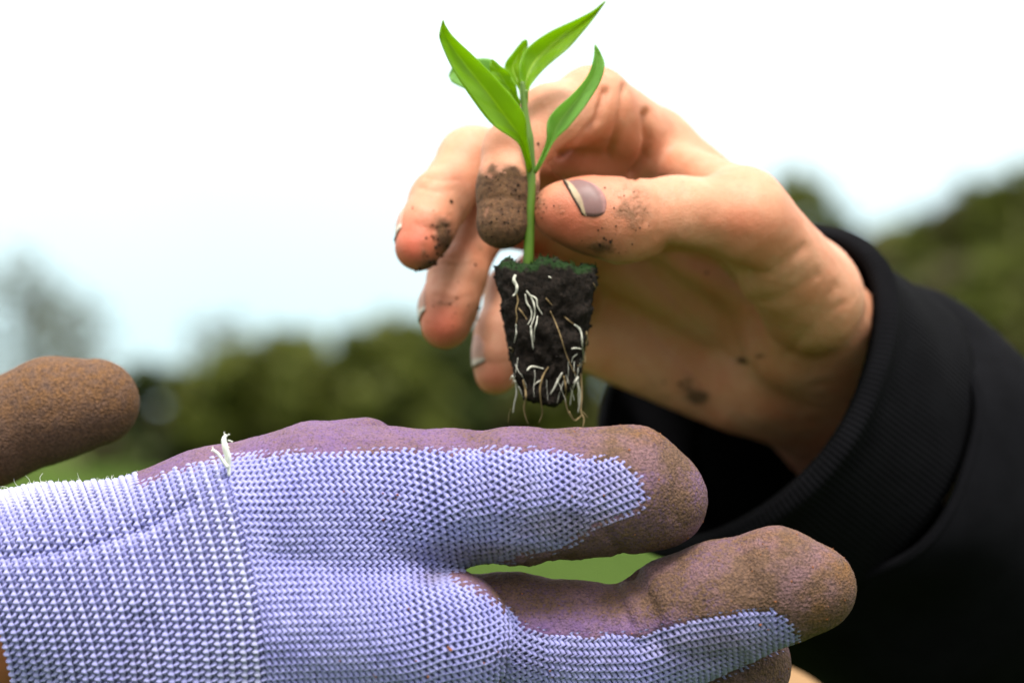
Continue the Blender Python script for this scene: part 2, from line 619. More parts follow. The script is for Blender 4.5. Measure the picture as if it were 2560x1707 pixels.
# ---- trees far behind: tapered trunk with limbs, crown of leaf clumps
def tree_meshes(seed, leaves, spread, thin=1.0, low=0.22):
    r = np.random.default_rng(seed)
    parts = []
    trunk = np.array([[0, 0, -0.15], [0.01, 0.01, 0.25], [-0.02, 0.02, 0.5], [0.01, -0.01, 0.72], [0.0, 0.0, 0.9]])
    parts.append(tube(catmull(trunk, 9), np.linspace(0.035, 0.008, 9) * thin, 7))
    centres = []
    for k in range(11):
        z0 = low + (0.77 - low) * k / 10
        a = k * 2.4 + r.random()
        ln = spread * (0.75 + 0.4 * r.random()) * (1.0 - 0.45 * abs(k / 10 - 0.35))
        tip = np.array([math.cos(a) * ln, math.sin(a) * ln, z0 + 0.10 + 0.16 * r.random()])
        mid = np.array([math.cos(a) * ln * 0.5, math.sin(a) * ln * 0.5, z0 + 0.08])
        parts.append(tube(catmull(np.array([[0, 0, z0], mid, tip]), 6), np.linspace(0.013, 0.004, 6) * thin, 5))
        centres += [tip, 0.55 * mid + 0.45 * tip + r.normal(0, 0.03, 3)]
    centres.append(np.array([0, 0, 0.92])); centres.append(np.array([0.03, -0.02, 0.8]))
    tv, tf = merge(parts)
    centres = np.array(centres)
    c = centres[r.integers(0, len(centres), leaves)]
    rad = 0.085 + 0.06 * r.random(leaves)
    dirs = r.normal(size=(leaves, 3)); dirs /= np.linalg.norm(dirs, axis=1, keepdims=True)
    pos = c + dirs * (rad * r.random(leaves) ** 0.45)[:, None]
    n1 = r.normal(size=(leaves, 3)); n1 /= np.linalg.norm(n1, axis=1, keepdims=True)
    n2 = np.cross(n1, r.normal(size=(leaves, 3))); n2 /= np.linalg.norm(n2, axis=1, keepdims=True)
    s = (0.018 + 0.016 * r.random(leaves))[:, None]
    if leaves > 1000:
        s[: leaves // 5] *= 2.6
    V = np.stack([pos - n1 * s, pos + n2 * s * 0.6, pos + n1 * s, pos - n2 * s * 0.6], 1).reshape(-1, 3)
    return tv, tf, V, np.arange(4 * leaves).reshape(-1, 4)


def mat_leafage(name, a, b):
    m = Mat(name, 0.6, 0.3)
    m.color(m.mix(m.rng(m.noise(5.0, 3), 0.3, 0.7), a, b))
    tr = m.n("ShaderNodeBsdfTranslucent"); tr.inputs['Color'].default_value = (*[x * 1.2 for x in a], 1)
    mx = m.n("ShaderNodeMixShader"); mx.inputs[0].default_value = 0.3
    out = m.t.nodes["Material Output"]
    m.l(m.b.outputs[0], mx.inputs[1]); m.l(tr.outputs[0], mx.inputs[2]); m.l(mx.outputs[0], out.inputs['Surface'])
    return m.m


BARK = mat_plain("bark", (0.10, 0.075, 0.055), 0.9, 0.1, 0.4, 30)
LEAF_MATS = {
    'green': mat_leafage("tree_leaf_green", (0.085, 0.105, 0.012), (0.115, 0.120, 0.018)),
    'dark': mat_leafage("tree_leaf_dark", (0.045, 0.065, 0.014), (0.065, 0.078, 0.018)),
    'brown': mat_leafage("tree_leaf_brown", (0.100, 0.078, 0.036), (0.075, 0.066, 0.030)),
    'pale': mat_leafage("tree_leaf_pale", (0.13, 0.14, 0.10), (0.10, 0.11, 0.09)),
}
_protos = {}


def tree(px, top_py, dist, kind, label, width=1.0, sparse=False, group="trees beyond the field"):
    key = (kind, sparse, random.randint(0, 2))
    if key not in _protos:
        tv, tf, lv, lf = tree_meshes(hash(key) % 1000 if False else 10 + len(_protos), 600 if sparse else 8000, 0.27 if sparse else 0.36, 0.6 if sparse else 1.0, 0.3 if sparse else 0.02)
        mt = bpy.data.meshes.new("trunk"); mt.from_pydata(tv.tolist(), [], tf); mt.materials.append(BARK)
        ml = bpy.data.meshes.new("crown"); ml.from_pydata(lv.tolist(), [], lf.tolist()); ml.materials.append(LEAF_MATS[kind])
        _protos[key] = (mt, ml)
    mt, ml = _protos[key]
    y = dist = dist * 1.8
    x = (px - 1280) / FPX * dist
    z0 = float(hill(np.array([x]), np.array([y]))[0])
    horizon = 853.5 + math.tan(PITCH) * FPX
    h = max(2.0, 1.1 + (horizon - top_py + 22) / FPX * dist - z0)
    t = empty("tree", (x, y, z0 - 0.1))
    for nm, me in (("trunk", mt), ("crown", ml)):
        o = bpy.data.objects.new(nm, me); COL.objects.link(o); o.parent = t
    t.scale = (h * width, h * width, h)
    t.rotation_euler = (0, 0, random.random() * 6.28)
    tag(t, label, "tree", group)
    return t


SLOPE_DROP = 30
TREES = [
    # px, top, dist, kind, width, sparse, label
    (60, 640, 70, 'pale', 0.8, True, "tall thin pale tree at the far left edge of the sky"),
    (185, 735, 74, 'pale', 0.9, True, "low wispy grey tree behind the blurred gloved thumb"),
    (440, 940, 62, 'dark', 1.5, False, "low dark shrubby tree nearest right of the blurred gloved thumb"),
    (545, 815, 70, 'pale', 0.75, True, "grey half bare tree poking above the left tree row"),
    (590, 905, 60, 'green', 1.4, False, "round olive green tree below the grey half bare one"),
    (690, 850, 60, 'green', 1.1, False, "olive tree with the peaked top in the left row"),
    (790, 925, 62, 'brown', 1.5, False, "low brownish tree in the dip of the left tree row"),
    (870, 880, 58, 'green', 1.2, False, "green tree between the dip and the tallest left crown"),
    (965, 815, 56, 'green', 1.0, False, "tallest round green tree left of the ring finger"),
    (1080, 835, 57, 'dark', 1.1, False, "dark green tree directly behind the ring fingertip"),
    (1200, 860, 60, 'dark', 1.2, False, "dark tree behind the little fingertip and roots"),
    (1340, 850, 60, 'brown', 1.2, False, "brown green tree hidden behind the hanging roots"),
    (1480, 840, 58, 'green', 1.2, False, "green tree showing between roots and black cuff"),
    (330, 1000, 66, 'brown', 1.4, False, "low brown tree just under the blurred gloved thumb tip"),
    (2005, 450, 66, 'green', 0.55, False, "small lone green tree right of the wrist silhouette"),
    (2060, 560, 60, 'dark', 0.8, False, "dark tree tucked above the black cuff rim"),
    (2190, 590, 58, 'brown', 1.12, False, "brown tree at the low left end of the slope"),
    (2290, 520, 57, 'green', 0.98, False, "olive tree second up the slope from its low end"),
    (2380, 480, 58, 'brown', 1.05, False, "brown tree midway up the right slope"),
    (2470, 440, 57, 'green', 0.98, False, "green tree next to the highest one on the slope"),
    (2570, 400, 56, 'green', 1.05, False, "highest green tree at the right edge of the picture"),
    (2260, 700, 50, 'dark', 1.12, False, "dark tree low on the slope just above the sleeve fold"),
    (2400, 640, 49, 'brown', 1.12, False, "front brown tree on the slope above the sleeve"),
    (2530, 610, 48, 'green', 1.12, False, "front green tree low at the right edge of the slope"),
]
for (px, top, dist, kind, wd, sp, lab) in TREES:
    tree(px, top + (SLOPE_DROP if px > 2100 else 0), dist, kind, lab, wd, sp)


def far_ridge():
    """low wooded ridge on the horizon all round the field"""
    n, rows = 720, 6
    a = np.linspace(0, 2 * math.pi, n, endpoint=False)
    pts = []
    for k in range(rows):
        t = k / (rows - 1)
        R = 420 + 90 * t
        top = 6.5 + 6.0 * fbm(np.stack([np.cos(a) * 9, np.sin(a) * 9, 0 * a], 1), 3, 71) + 3.0 * fbm(np.stack([np.cos(a) * 60, np.sin(a) * 60, 0 * a], 1), 3, 72)
        z = -1 + top * math.sin(t * math.pi / 2)
        rr = R + 6 * fbm(np.stack([np.cos(a) * 50, np.sin(a) * 50, 0 * a + k], 1), 2, 73)
        pts.append(np.stack([np.sin(a) * rr, np.cos(a) * rr, z], 1))
    V = np.concatenate(pts)
    F = [[k * n + i, k * n + (i + 1) % n, (k + 1) * n + (i + 1) % n, (k + 1) * n + i] for k in range(rows - 1) for i in range(n)]
    m = Mat("ridge_woods", 1.0, 0.0)
    m.color(m.mix(m.rng(m.noise(0.06, 6, 0.65), 0.35, 0.65), (0.045, 0.055, 0.018), (0.075, 0.078, 0.030)))
    m.bump(m.noise(0.4, 4), 0.8, 2.0)
    tag(mesh_obj("hills", V, F, m.m, origin=(0, 0, 0)), "low wooded ridge along the horizon behind the trees", kind="structure")


far_ridge()

# ================================================================== PERSON WITH THE BARE HAND
FING = {
    'index': chain([(1635, 372, 404, 100), (1482, 268, 379, 97), (1378, 300, 368, 84), (1282, 378, 360, 72), (1268, 470, 355, 72), (1258, 556, 352, 66)]),
    'middle': chain([(1560, 490, 422, 92), (1300, 400, 400, 84), (1178, 402, 388, 80), (1098, 505, 377, 71), (1066, 570, 371, 68), (1046, 618, 368, 60)]),
    'ring': chain([(1490, 610, 438, 88), (1300, 540, 412, 78), (1196, 562, 396, 74), (1142, 690, 386, 68), (1122, 765, 382, 67), (1114, 812, 380, 61)]),
    'little': chain([(1440, 730, 452, 80), (1350, 690, 424, 64), (1278, 726, 404, 60), (1248, 832, 398, 56), (1243, 890, 396, 55), (1241, 936, 395, 50)]),
    'thumb': chain([(2022, 740, 394, 110), (1855, 546, 368, 110), (1690, 536, 358, 90), (1555, 552, 354, 101), (1470, 538, 353, 92), (1408, 530, 352, 76)]),
}
PALM = [
    chain([(1635, 372, 404, 98), (2020, 690, 401, 100)]),
    chain([(1560, 490, 424, 90), (2010, 775, 418, 100)]),
    chain([(1490, 610, 443, 86), (1975, 855, 433, 102)]),
    chain([(1440, 730, 458, 82), (1930, 935, 447, 104)]),
    chain([(1478, 838, 460, 92), (1840, 974, 451, 106)]),
    chain([(2030, 770, 400, 108), (2330, 1010, 472, 150)]),
    chain([(1985, 860, 418, 118), (2330, 1150, 490, 185)]),
    chain([(1930, 950, 438, 110), (2250, 1230, 512, 160)]),
]
WEB = [chain([(1600, 410, 402, 78), (1430, 385, 386, 66)]), chain([(1690, 420, 394, 62), (1850, 500, 376, 84)]), chain([(1855, 548, 368, 108), (2030, 745, 394, 116)])]


def hand_sdf(Q):
    palm = None
    for c in PALM:
        d = chain_sdf(Q, c)
        palm = d if palm is None else smin(palm, d, 9.0)
    for c in WEB:
        palm = smin(palm, chain_sdf(Q, c), 6.0)
    out = palm
    for k, c in FING.items():
        if k == 'thumb':
            out = np.minimum(out, smin(palm, chain_sdf(Q, c, 3.0), 5.0))
        else:
            out = np.minimum(out, smin(palm, chain_sdf(Q, c, 3.0), 3.0))
    return out


CREASES = [   # (photo polyline, width px, depth mm): folds of the bent finger joints and of the thumb
    ([(1514, 228), (1495, 300), (1450, 350), (1400, 390)], 9, 1.5),
    ([(1562, 215), (1555, 280), (1537, 340), (1520, 385)], 8, 1.1),
    ([(1616, 285), (1622, 350), (1612, 395), (1580, 440)], 10, 2.2),
    ([(1835, 700), (1930, 680), (2010, 620)], 15, 0.5),
    ([(1680, 640), (1790, 672), (1860, 700)], 26, 2.0),
    ([(1870, 760), (1950, 745), (2040, 690)], 13, 0.3),
    ([(1640, 690), (1720, 800), (1830, 900)], 10, 0.5), ([(1560, 720), (1650, 850), (1760, 960)], 9, 0.4),
    ([(1990, 860), (2040, 800), (2090, 720)], 14, 0.3), ([(1960, 900), (2030, 830), (2100, 760)], 11, 0.22),
    ([(1700, 470), (1712, 520), (1705, 580)], 9, 0.2), ([(1640, 460), (1655, 520), (1645, 590)], 7, 0.25),
    ([(1060, 445), (1105, 452), (1150, 448)], 4, 0.2), ([(1040, 560), (1080, 572), (1120, 566)], 5, 0.3), ([(1048, 572), (1085, 584), (1118, 578)], 4, 0.2),
    ([(1085, 740), (1130, 752), (1175, 742)], 5, 0.3), ([(1095, 640), (1150, 648), (1195, 636)], 4, 0.2), ([(1205, 905), (1245, 912), (1280, 902)], 4, 0.25),
    ([(1530, 470), (1545, 500), (1548, 540)], 5, 0.2),
    ([(1575, 465), (1590, 505), (1590, 545)], 6, 0.25),
    ([(1600, 470), (1618, 510), (1615, 560)], 5, 0.2),
    ([(1050, 470), (1090, 480), (1130, 475)], 5, 0.25),
    ([(1100, 660), (1150, 665), (1190, 655)], 5, 0.25),
    ([(1205, 500), (1260, 490), (1310, 500)], 6, 0.35),
]
HV, HF, HN = mesh_sdf(hand_sdf, P(960, 120, 330) + [-8, 0, -110], P(2330, 100, 520) + [10, 0, 5], 0.75)
hp = PX(HV)
front = HN[:, 1] < 0.25
disp = np.zeros(len(HV))
for pl, w, dep in CREASES:
    disp -= np.where(front, dep * np.exp(-(line_d(hp, pl) / w) ** 2), 0)
disp += 0.35 * (fbm(HV * 0.30, 3, 3) - 0.5) + 0.5 * (fbm(HV * 0.11, 2, 6) - 0.5)
# mud plaques on the two pinching finger tips
idx_tip = cone(HV, *[FING['index'][3][0], FING['index'][5][0]], 6.6, 6.4)
on_index = (idx_tip < 1.6) & (hp[:, 0] < 1335)
thumb_tip = cone(HV, FING['thumb'][3][0], FING['thumb'][5][0], 9.5, 7.5) < 2.0
HVd = HV + HN * disp[:, None]


def blob(cx, cy, rx, ry, s=1.0):
    return s * np.exp(-(((hp[:, 0] - cx) / rx) ** 2 + ((hp[:, 1] - cy) / ry) ** 2))


dirt = np.zeros(len(HV))
dirt = np.maximum(dirt, on_index * sstep(385, 470, hp[:, 1] + 130 * (fbm(HV * 0.28, 2, 61) - 0.5)) * 1.25)
dirt = dirt - on_index * 0.55 * np.exp(-((hp[:, 0] - (1214 - (hp[:, 1] - 540) * 0.25)) / 12) ** 2 - ((hp[:, 1] - 525) / 48) ** 2)
dirt = np.maximum(dirt, thumb_tip * np.maximum.reduce([blob(1345, 480, 28, 60, 0.75), blob(1360, 570, 30, 30, .4), blob(1575, 520, 75, 80, 0.58), blob(1510, 620, 50, 26, 0.8), blob(1400, 520, 30, 60, 0.35)]))
mid_f = cone(HV, FING['middle'][3][0], FING['middle'][5][0], 7.4, 6.2) < 2.0
rng_f = cone(HV, FING['ring'][3][0], FING['ring'][5][0], 7.2, 6.4) < 2.0
dirt = np.maximum(dirt, mid_f * np.maximum.reduce([blob(1110, 590, 26, 70, 0.95), blob(1075, 665, 40, 22, 0.8), blob(1060, 630, 14, 30, 0.5)]))
dirt = np.maximum(dirt, rng_f * np.maximum.reduce([blob(1125, 755, 45, 10, 0.6), blob(1180, 790, 25, 40, 0.4)]))
palmish = front & ~thumb_tip
dirt = np.maximum(dirt, palmish * np.maximum.reduce([blob(1742, 990, 34, 24, 1.1), blob(1722, 972, 30, 16, .8), blob(1712, 955, 26, 18, .6), blob(1640, 960, 25, 20, 0.4), blob(1855, 902, 22, 12, 0.7), blob(1900, 890, 16, 9, 0.6), blob(1665, 990, 12, 10, .45),
                                                     blob(1562, 220, 16, 14, 0.5), blob(1390, 290, 14, 20, .4), blob(1525, 350, 22, 14, .4), blob(1200, 620, 14, 10, .5)]))
red = np.zeros(len(HV))
red = np.maximum(red, mid_f * blob(1035, 615, 80, 90, 1.0))
red = np.maximum(red, rng_f * blob(1105, 815, 70, 80, 0.9))
red = np.maximum(red, blob(1240, 950, 60, 60, 0.6))
red = np.maximum(red, thumb_tip * blob(1400, 560, 130, 90, 0.85))
red = np.maximum(red, thumb_tip * blob(1490, 560, 24, 40, 0.7))
red = np.maximum(red, front * blob(1480, 410, 160, 60, 0.55))  # reddish shade below the bent index, painted into the skin
red = np.maximum(red, front * blob(1850, 560, 120, 60, 0.25))
red = np.maximum(red, front * blob(1330, 640, 60, 60, 0.8) * (HV[:, 1] > 372 + DOFF - 8))
SKIN = mat_skin("skin_light")
hand_origin = W(P(2330, 1150, 478))
bare_person = mesh_obj("person", W(HVd), HF, SKIN, origin=hand_origin, attrs={'dirt': dirt, 'red': red})
tag(bare_person, "person in a black sleeve pinching the seedling with a bare muddy hand", "person")
HBVH = BVHTree.FromPolygons(HVd.tolist(), HF.tolist())


# fingernails ---------------------------------------------------------
def nail(finger, dorsal, s0, s1, half, label, col_mat, tip_mat, lift=0.35, skew=0.0):
    ch = FING[finger]
    a, b = ch[-3][0], ch[-1][0]
    ax = b - a; Ln = np.linalg.norm(ax); ax /= Ln
    do = np.asarray(dorsal, float); do -= (do @ ax) * ax; do /= np.linalg.norm(do)
    si = np.cross(ax, do)
    nu, nv = 15, 13
    outer = np.zeros((nu, nv, 3)); inner = outer.copy()
    last = [None] * nv
    for i in range(nu):
        u = i / (nu - 1)
        for j in range(nv):
            v = -1 + 2 * j / (nv - 1)
            hw = half * (0.80 + 0.2 * math.sin(min(1, u * 1.6) * math.pi / 2))
            s = s0 + (s1 - s0) * (u + 0.26 * v * v * (1 - u) ** 2 + skew * v * 0.5)
            if u > 0.85: s -= (s1 - s0) * 0.10 * v * v
            ang = v * hw
            dr = math.cos(ang) * do + math.sin(ang) * si
            c = a + ax * (s * Ln)
            hit = HBVH.ray_cast(Vector(c + dr * 13), Vector(-dr), 26)
            if hit[0] is not None and (np.array(hit[0]) - c) @ dr > 2.0 and (np.array(hit[0]) - c) @ dr < 11.0 and s < 1.02:
                rr = (np.array(hit[0]) - c) @ dr
                last[j] = rr
            else:
                rr = last[j] if last[j] is not None else 6.0
            lf = lift * (0.1 + 0.9 * min(1, u * 3)) * (1 - 0.6 * abs(v) ** 4)
            outer[i, j] = c + dr * (rr + lf)
            inner[i, j] = c + dr * (rr - 0.25)
    V = np.concatenate([outer.reshape(-1, 3), inner.reshape(-1, 3)])
    n = nu * nv
    F = []
    for i in range(nu - 1):
        for j in range(nv - 1):
            q = [i * nv + j, i * nv + j + 1, (i + 1) * nv + j + 1, (i + 1) * nv + j]
            F.append(q); F.append([k + n for k in q[::-1]])
    border = [(0, j) for j in range(nv)] + [(i, nv - 1) for i in range(1, nu)] + [(nu - 1, j) for j in range(nv - 2, -1, -1)] + [(i, 0) for i in range(nu - 2, 0, -1)]
    for (i0, j0), (i1, j1) in zip(border, border[1:] + border[:1]):
        p, q = i0 * nv + j0, i1 * nv + j1
        F.append([p, p + n, q + n, q])
    o = mesh_obj("fingernail", W(V), F, col_mat, bare_person,
                 attrs={'along': np.concatenate([np.repeat(np.linspace(0, 1, nu), nv)] * 2)})
    if label: o["label"] = label
    return o


def mat_nail(name, plate, tip, grime):
    m = Mat(name, 0.46, 0.3)
    al = m.attr('along')
    c = m.mix(m.rng(m.math('ADD', al, m.math('MULTIPLY', m.math('SUBTRACT', m.noise(300, 3), 0.5), 0.12)), 0.74, 0.79), plate, tip)
    c = m.mix(m.rng(m.math('ADD', al, m.math('MULTIPLY', m.noise(500, 3), 0.14)), 1.0, 1.04), c, grime)
    c = m.mix(m.rng(al, 0.0, 0.2, 0.7, 0.0), c, (0.42, 0.20, 0.18))
    c = m.mix(m.rng(m.noise(260, 4), 0.5, 0.7, 0, 0.5), c, tuple(x * 0.6 for x in plate))
    m.color(c)
    m.sss(0.15, (1, .4, .3), 0.001)
    return m.m


NAIL_T = mat_nail("thumbnail_mauve", (0.165, 0.085, 0.080), (0.34, 0.25, 0.155), (0.03, 0.018, 0.012))
NAIL_P = mat_nail("nail_pale", (0.45, 0.25, 0.19), (0.55, 0.47, 0.40), (0.08, 0.045, 0.025))
nail('thumb', (0.0, -0.86, 0.52), 0.46, 1.0, 0.62, "mauve thumbnail with a pale grimy free edge", NAIL_T, None, 0.45, 0.62)
nail('middle', (-0.95, -0.08, 0.12), 0.34, 1.02, 0.62, None, NAIL_P, None, 0.3)
nail('ring', (-0.95, -0.12, 0.0), 0.34, 1.02, 0.62, None, NAIL_P, None, 0.3)
nail('little', (-0.88, -0.42, 0.0), 0.15, 0.92, 0.62, None, NAIL_P, None, 0.3)
nail('index', (0.10, 0.95, 0.1), 0.2, 1.1, 0.75, None, NAIL_P, None, 0.3)

# soil crumbs stuck to the skin ---------------------------------------------
SOIL_CRUMB = mat_plain("soil_crumb", (0.035, 0.022, 0.014), 0.95, 0.1, 0.6, 900)


def lump(c, r, seed, stretch=None):
    bm = bmesh.new()
    bmesh.ops.create_icosphere(bm, subdivisions=1, radius=1.0)
    V = np.array([v.co[:] for v in bm.verts]); F = [[v.index for v in f.verts] for f in bm.faces]
    bm.free()
    g = np.random.default_rng(seed)
    V *= (0.65 + 0.6 * g.random(len(V)))[:, None]
    V *= (stretch if stretch is not None else (0.7 + 0.6 * g.random(3)))
    return c + V * r, F


def cast(px, py):
    d = P(px, py, 1.0); d /= np.linalg.norm(d)
    h = HBVH.ray_cast(Vector((0, 0, 0)), Vector(d), 2000)
    return (np.array(h[0]), np.array(h[1])) if h[0] is not None else (None, None)


crumbs = []
CR = [(1495, 575, 3), (1505, 570, 3), (1515, 600, 4), (1530, 600, 3), (1540, 565, 3), (1580, 610, 3), (1590, 575, 3), (1526, 604, 7), (1510, 595, 5), (1500, 612, 5), (1600, 570, 3),
      (1512, 470, 4), (1535, 520, 4), (1560, 490, 3), (1585, 480, 2.5), (1360, 510, 3), (1385, 515, 3), (1032, 520, 4), (1128, 505, 6), (1065, 595, 4), (1068, 640, 5), (1075, 655, 5),
      (1125, 760, 4), (1100, 755, 3), (1142, 745, 3), (1170, 765, 3), (1083, 765, 3), (1188, 662, 5), (1345, 360, 4), (1660, 955, 4), (1767, 682, 5), (1855, 900, 8), (1865, 905, 5), (1895, 890, 6), (1700, 960, 6),
      (1350, 475, 4), (1345, 495, 4), (1340, 520, 4), (1355, 545, 3), (1195, 770, 8), (1196, 798, 7), (1050, 672, 7), (1040, 676, 5), (1062, 676, 6), (1086, 660, 7), (1105, 640, 6), (1118, 615, 5)]
for k, (x, y, r) in enumerate(CR):
    p, nrm = cast(x, y)
    if p is None: continue
    crumbs.append(lump(p + nrm * 0.05, 0.5 * r * p[1] / FPX * 1.6, k))
for k in range(60):          # caked lumps on the index pad
    x = 1185 + 140 * rng.random(); y = 420 + 200 * rng.random()
    p, nrm = cast(x, y)
    if p is None or p[1] > 362 + DOFF - 8: continue
    crumbs.append(lump(p - nrm * 0.08, 0.12 + 0.22 * rng.random(), 100 + k))
for k in range(36):
    x = 1075 + 60 * rng.random(); y = 560 + 125 * rng.random()
    p, nrm = cast(x, y)
    if p is None or p[1] > 376 + DOFF - 8: continue
    crumbs.append(lump(p, 0.12 + 0.28 * rng.random(), 300 + k))
for k in range(170):
    cx, cy, sx_, sy_ = [(1560, 560, 60, 55), (1350, 500, 16, 50), (1110, 590, 22, 60), (1260, 440, 45, 30), (1130, 770, 40, 30), (1500, 620, 40, 14), (1062, 665, 26, 10)][k % 7]
    p, nrm = cast(rng.normal(cx, sx_), rng.normal(cy, sy_))
    if p is None: continue
    crumbs.append(lump(p, 0.05 + 0.16 * rng.random() ** 2.5, 900 + k))
v, f = merge(crumbs)
o = mesh_obj("soil_crumbs", W(v), f, SOIL_CRUMB, bare_person, smooth=False)
tag(o, kind="stuff")

# black sleeve ---------------------------------------------------------------
th = math.radians(35)
S_A = np.array([0.8 * math.cos(th), math.sin(th), -0.6 * math.cos(th)])
S_1 = np.array([-0.6, 0.0, -0.8])
S_2 = np.array([0.8 * math.sin(th), -1.25 * math.cos(th), -0.6 * math.sin(th)])
S_C = P(1832, 944, 431)


def fabric(name, col, rib):
    m = Mat(name, 0.95, 0.03)
    m.color(m.mix(m.rng(m.noise(120, 4), 0.3, 0.7), col, tuple(x * 0.7 for x in col)))
    if rib:
        m.bump(m.math('SINE', m.math('MULTIPLY', m.attr('ribs'), 1.0), 0.0), 0.4, 0.0006)
    m.bump(m.noise(2500, 2), 0.35, 0.0003)
    m.b.inputs['Sheen Weight'].default_value = 0.0
    return m.m


def loft(s_vals, rad_fn, nphi, thick):
    phi = np.arange(nphi) * 2 * math.pi / nphi
    outer, inner = [], []
    for s in s_vals:
        R = rad_fn(s, phi) * 0.92
        dirv = np.cos(phi)[:, None] * S_1 + np.sin(phi)[:, None] * S_2
        c = S_C + S_A * s
        outer.append(c + dirv * R[:, None]); inner.append(c + dirv * (R - thick)[:, None])
    n = len(s_vals)
    V = np.concatenate(outer + inner)
    N = n * nphi
    F = []
    for i in range(n - 1):
        for k in range(nphi):
            k2 = (k + 1) % nphi
            F.append([i * nphi + k, i * nphi + k2, (i + 1) * nphi + k2, (i + 1) * nphi + k])
            F.append([N + i * nphi + k, N + (i + 1) * nphi + k, N + (i + 1) * nphi + k2, N + i * nphi + k2])
    for k in range(nphi):
        k2 = (k + 1) % nphi
        F.append([k, N + k, N + k2, k2])
        F.append([(n - 1) * nphi + k, (n - 1) * nphi + k2, N + (n - 1) * nphi + k2, N + (n - 1) * nphi + k])
    return V, F, np.concatenate([np.tile(phi, n)] * 2)


def cuff_r(s, phi):
    r = 50.5 + 1.2 * np.sin(2 * phi + 0.6) + 0.8 * np.sin(3 * phi)
    r = r + 2.0 * math.exp(-((s - 2.5) / 2.5) ** 2) - 1.6 * (1 - min(1, s / 2.0)) + 0.06 * s
    return r + 0.7 * np.sin(5 * phi + s * 0.15)


def sleeve_r(s, phi):
    base = 54.0 + 4.5 * (1 - math.exp(-(s - 36) / 9.0)) + 0.07 * (s - 36)
    fold = 2.0 * np.sin(4 * phi + s * 0.03) * math.sin(s * 0.05) + 2.2 * np.sin(3 * phi + s * 0.045) + 1.5 * np.sin(7 * phi - s * 0.06) * math.exp(-(s - 36) / 60) + 2.4 * math.sin(s * 0.14) * np.cos(phi * 2 + 1)
    return (base + fold) * (1 - 0.13 * np.clip(np.cos(phi), 0, 1) * float(sstep(36, 140, s)) - 0.12 * np.clip(-np.cos(phi), 0, 1) * float(sstep(50, 130, s)))


sleeve_s = np.concatenate([np.linspace(36, 80, 23), np.linspace(84, 420, 60)])
v, f, ph = loft(sleeve_s, sleeve_r, 120, 2.0)
sleeve = mesh_obj("sleeve", W(v), f, fabric("black_fleece", (0.004, 0.004, 0.005), False), bare_person)
v, f, ph = loft(np.array([0, 0.4, 1.0, 2.0, 3.5, 5, 7, 10, 13, 16, 20, 24, 28, 32, 35.5, 38.0]), cuff_r, 240, 2.6)
cuff = mesh_obj("cuff", W(v), f, fabric("black_ribbing", (0.0045, 0.0045, 0.0055), True), sleeve, attrs={'ribs': ph * 200})
phi = np.linspace(0, 2 * math.pi, 160)
ring = S_C + S_A * 37.0 + (np.cos(phi)[:, None] * S_1 + np.sin(phi)[:, None] * S_2) * (sleeve_r(37.0, phi) * 0.92 - 0.3)[:, None]
v, f = tube(ring, 0.55, 6, cap=False)
mesh_obj("seam", W(v), f, fabric("black_thread", (0.004, 0.004, 0.005), False), sleeve)

# ================================================================== PERSON WITH THE GARDEN GLOVES
G_UP = chain([(960, 1262, 301, 180), (1120, 1246, 299, 160), (1300, 1238, 297, 156), (1450, 1231, 298, 148), (1575, 1226, 299, 149), (1650, 1250, 300, 114)])
G_LOW = chain([(1150, 1600, 305, 160), (1280, 1594, 306, 150), (1440, 1612, 305, 148), (1590, 1618, 303, 144), (1700, 1552, 301, 152), (1800, 1512, 299, 149), (1945, 1466, 298, 138), (2032, 1470, 297, 103)])
G_THIRD = chain([(1100, 1830, 312, 170), (1500, 1800, 318, 150), (1860, 1660, 316, 112)])
G_BODY = [
    chain([(960, 1262, 301, 186), (800, 1300, 301, 228), (560, 1385, 303, 256), (330, 1480, 305, 252)]),
    chain([(1110, 1596, 293, 170), (800, 1560, 294, 205), (400, 1560, 298, 260)]),
    chain([(1100, 1830, 308, 180), (700, 1760, 302, 230), (400, 1700, 302, 260)]),
    chain([(330, 1480, 305, 252), (130, 1497, 305, 275), (-60, 1540, 308, 290), (-400, 1640, 315, 300)]),
]
G_MOUND = chain([(600, 1190, 318, 78), (780, 1148, 321, 84), (912, 1132, 322, 82)])


def glove_sdf(Q):
    body = None
    for c in G_BODY:
        d = chain_sdf(Q, c, 4.0)
        body = d if body is None else smin(body, d, 8.0)
    body = smin(body, chain_sdf(Q, G_MOUND), 3.0)
    out = np.minimum(smin(body, chain_sdf(Q, G_UP, 3.0), 3.0), smin(body, chain_sdf(Q, G_LOW, 2.5), 1.2))
    return np.minimum(out, smin(body, chain_sdf(Q, G_THIRD, 3.0), 2.5))


def thumb_sdf(Q):
    d = chain_sdf(Q, G_THUMB, 4.0)
    return smin(d, chain_sdf(Q, G_THUMB_HAND, 4.0), 10.0)


G_THUMB = chain([(-320, 1190, 362, 150), (-20, 1082, 361, 124), (125, 1024, 360, 123), (238, 1006, 360, 110)])
G_THUMB_HAND = chain([(-320, 1190, 364, 170), (-620, 1300, 372, 300)])

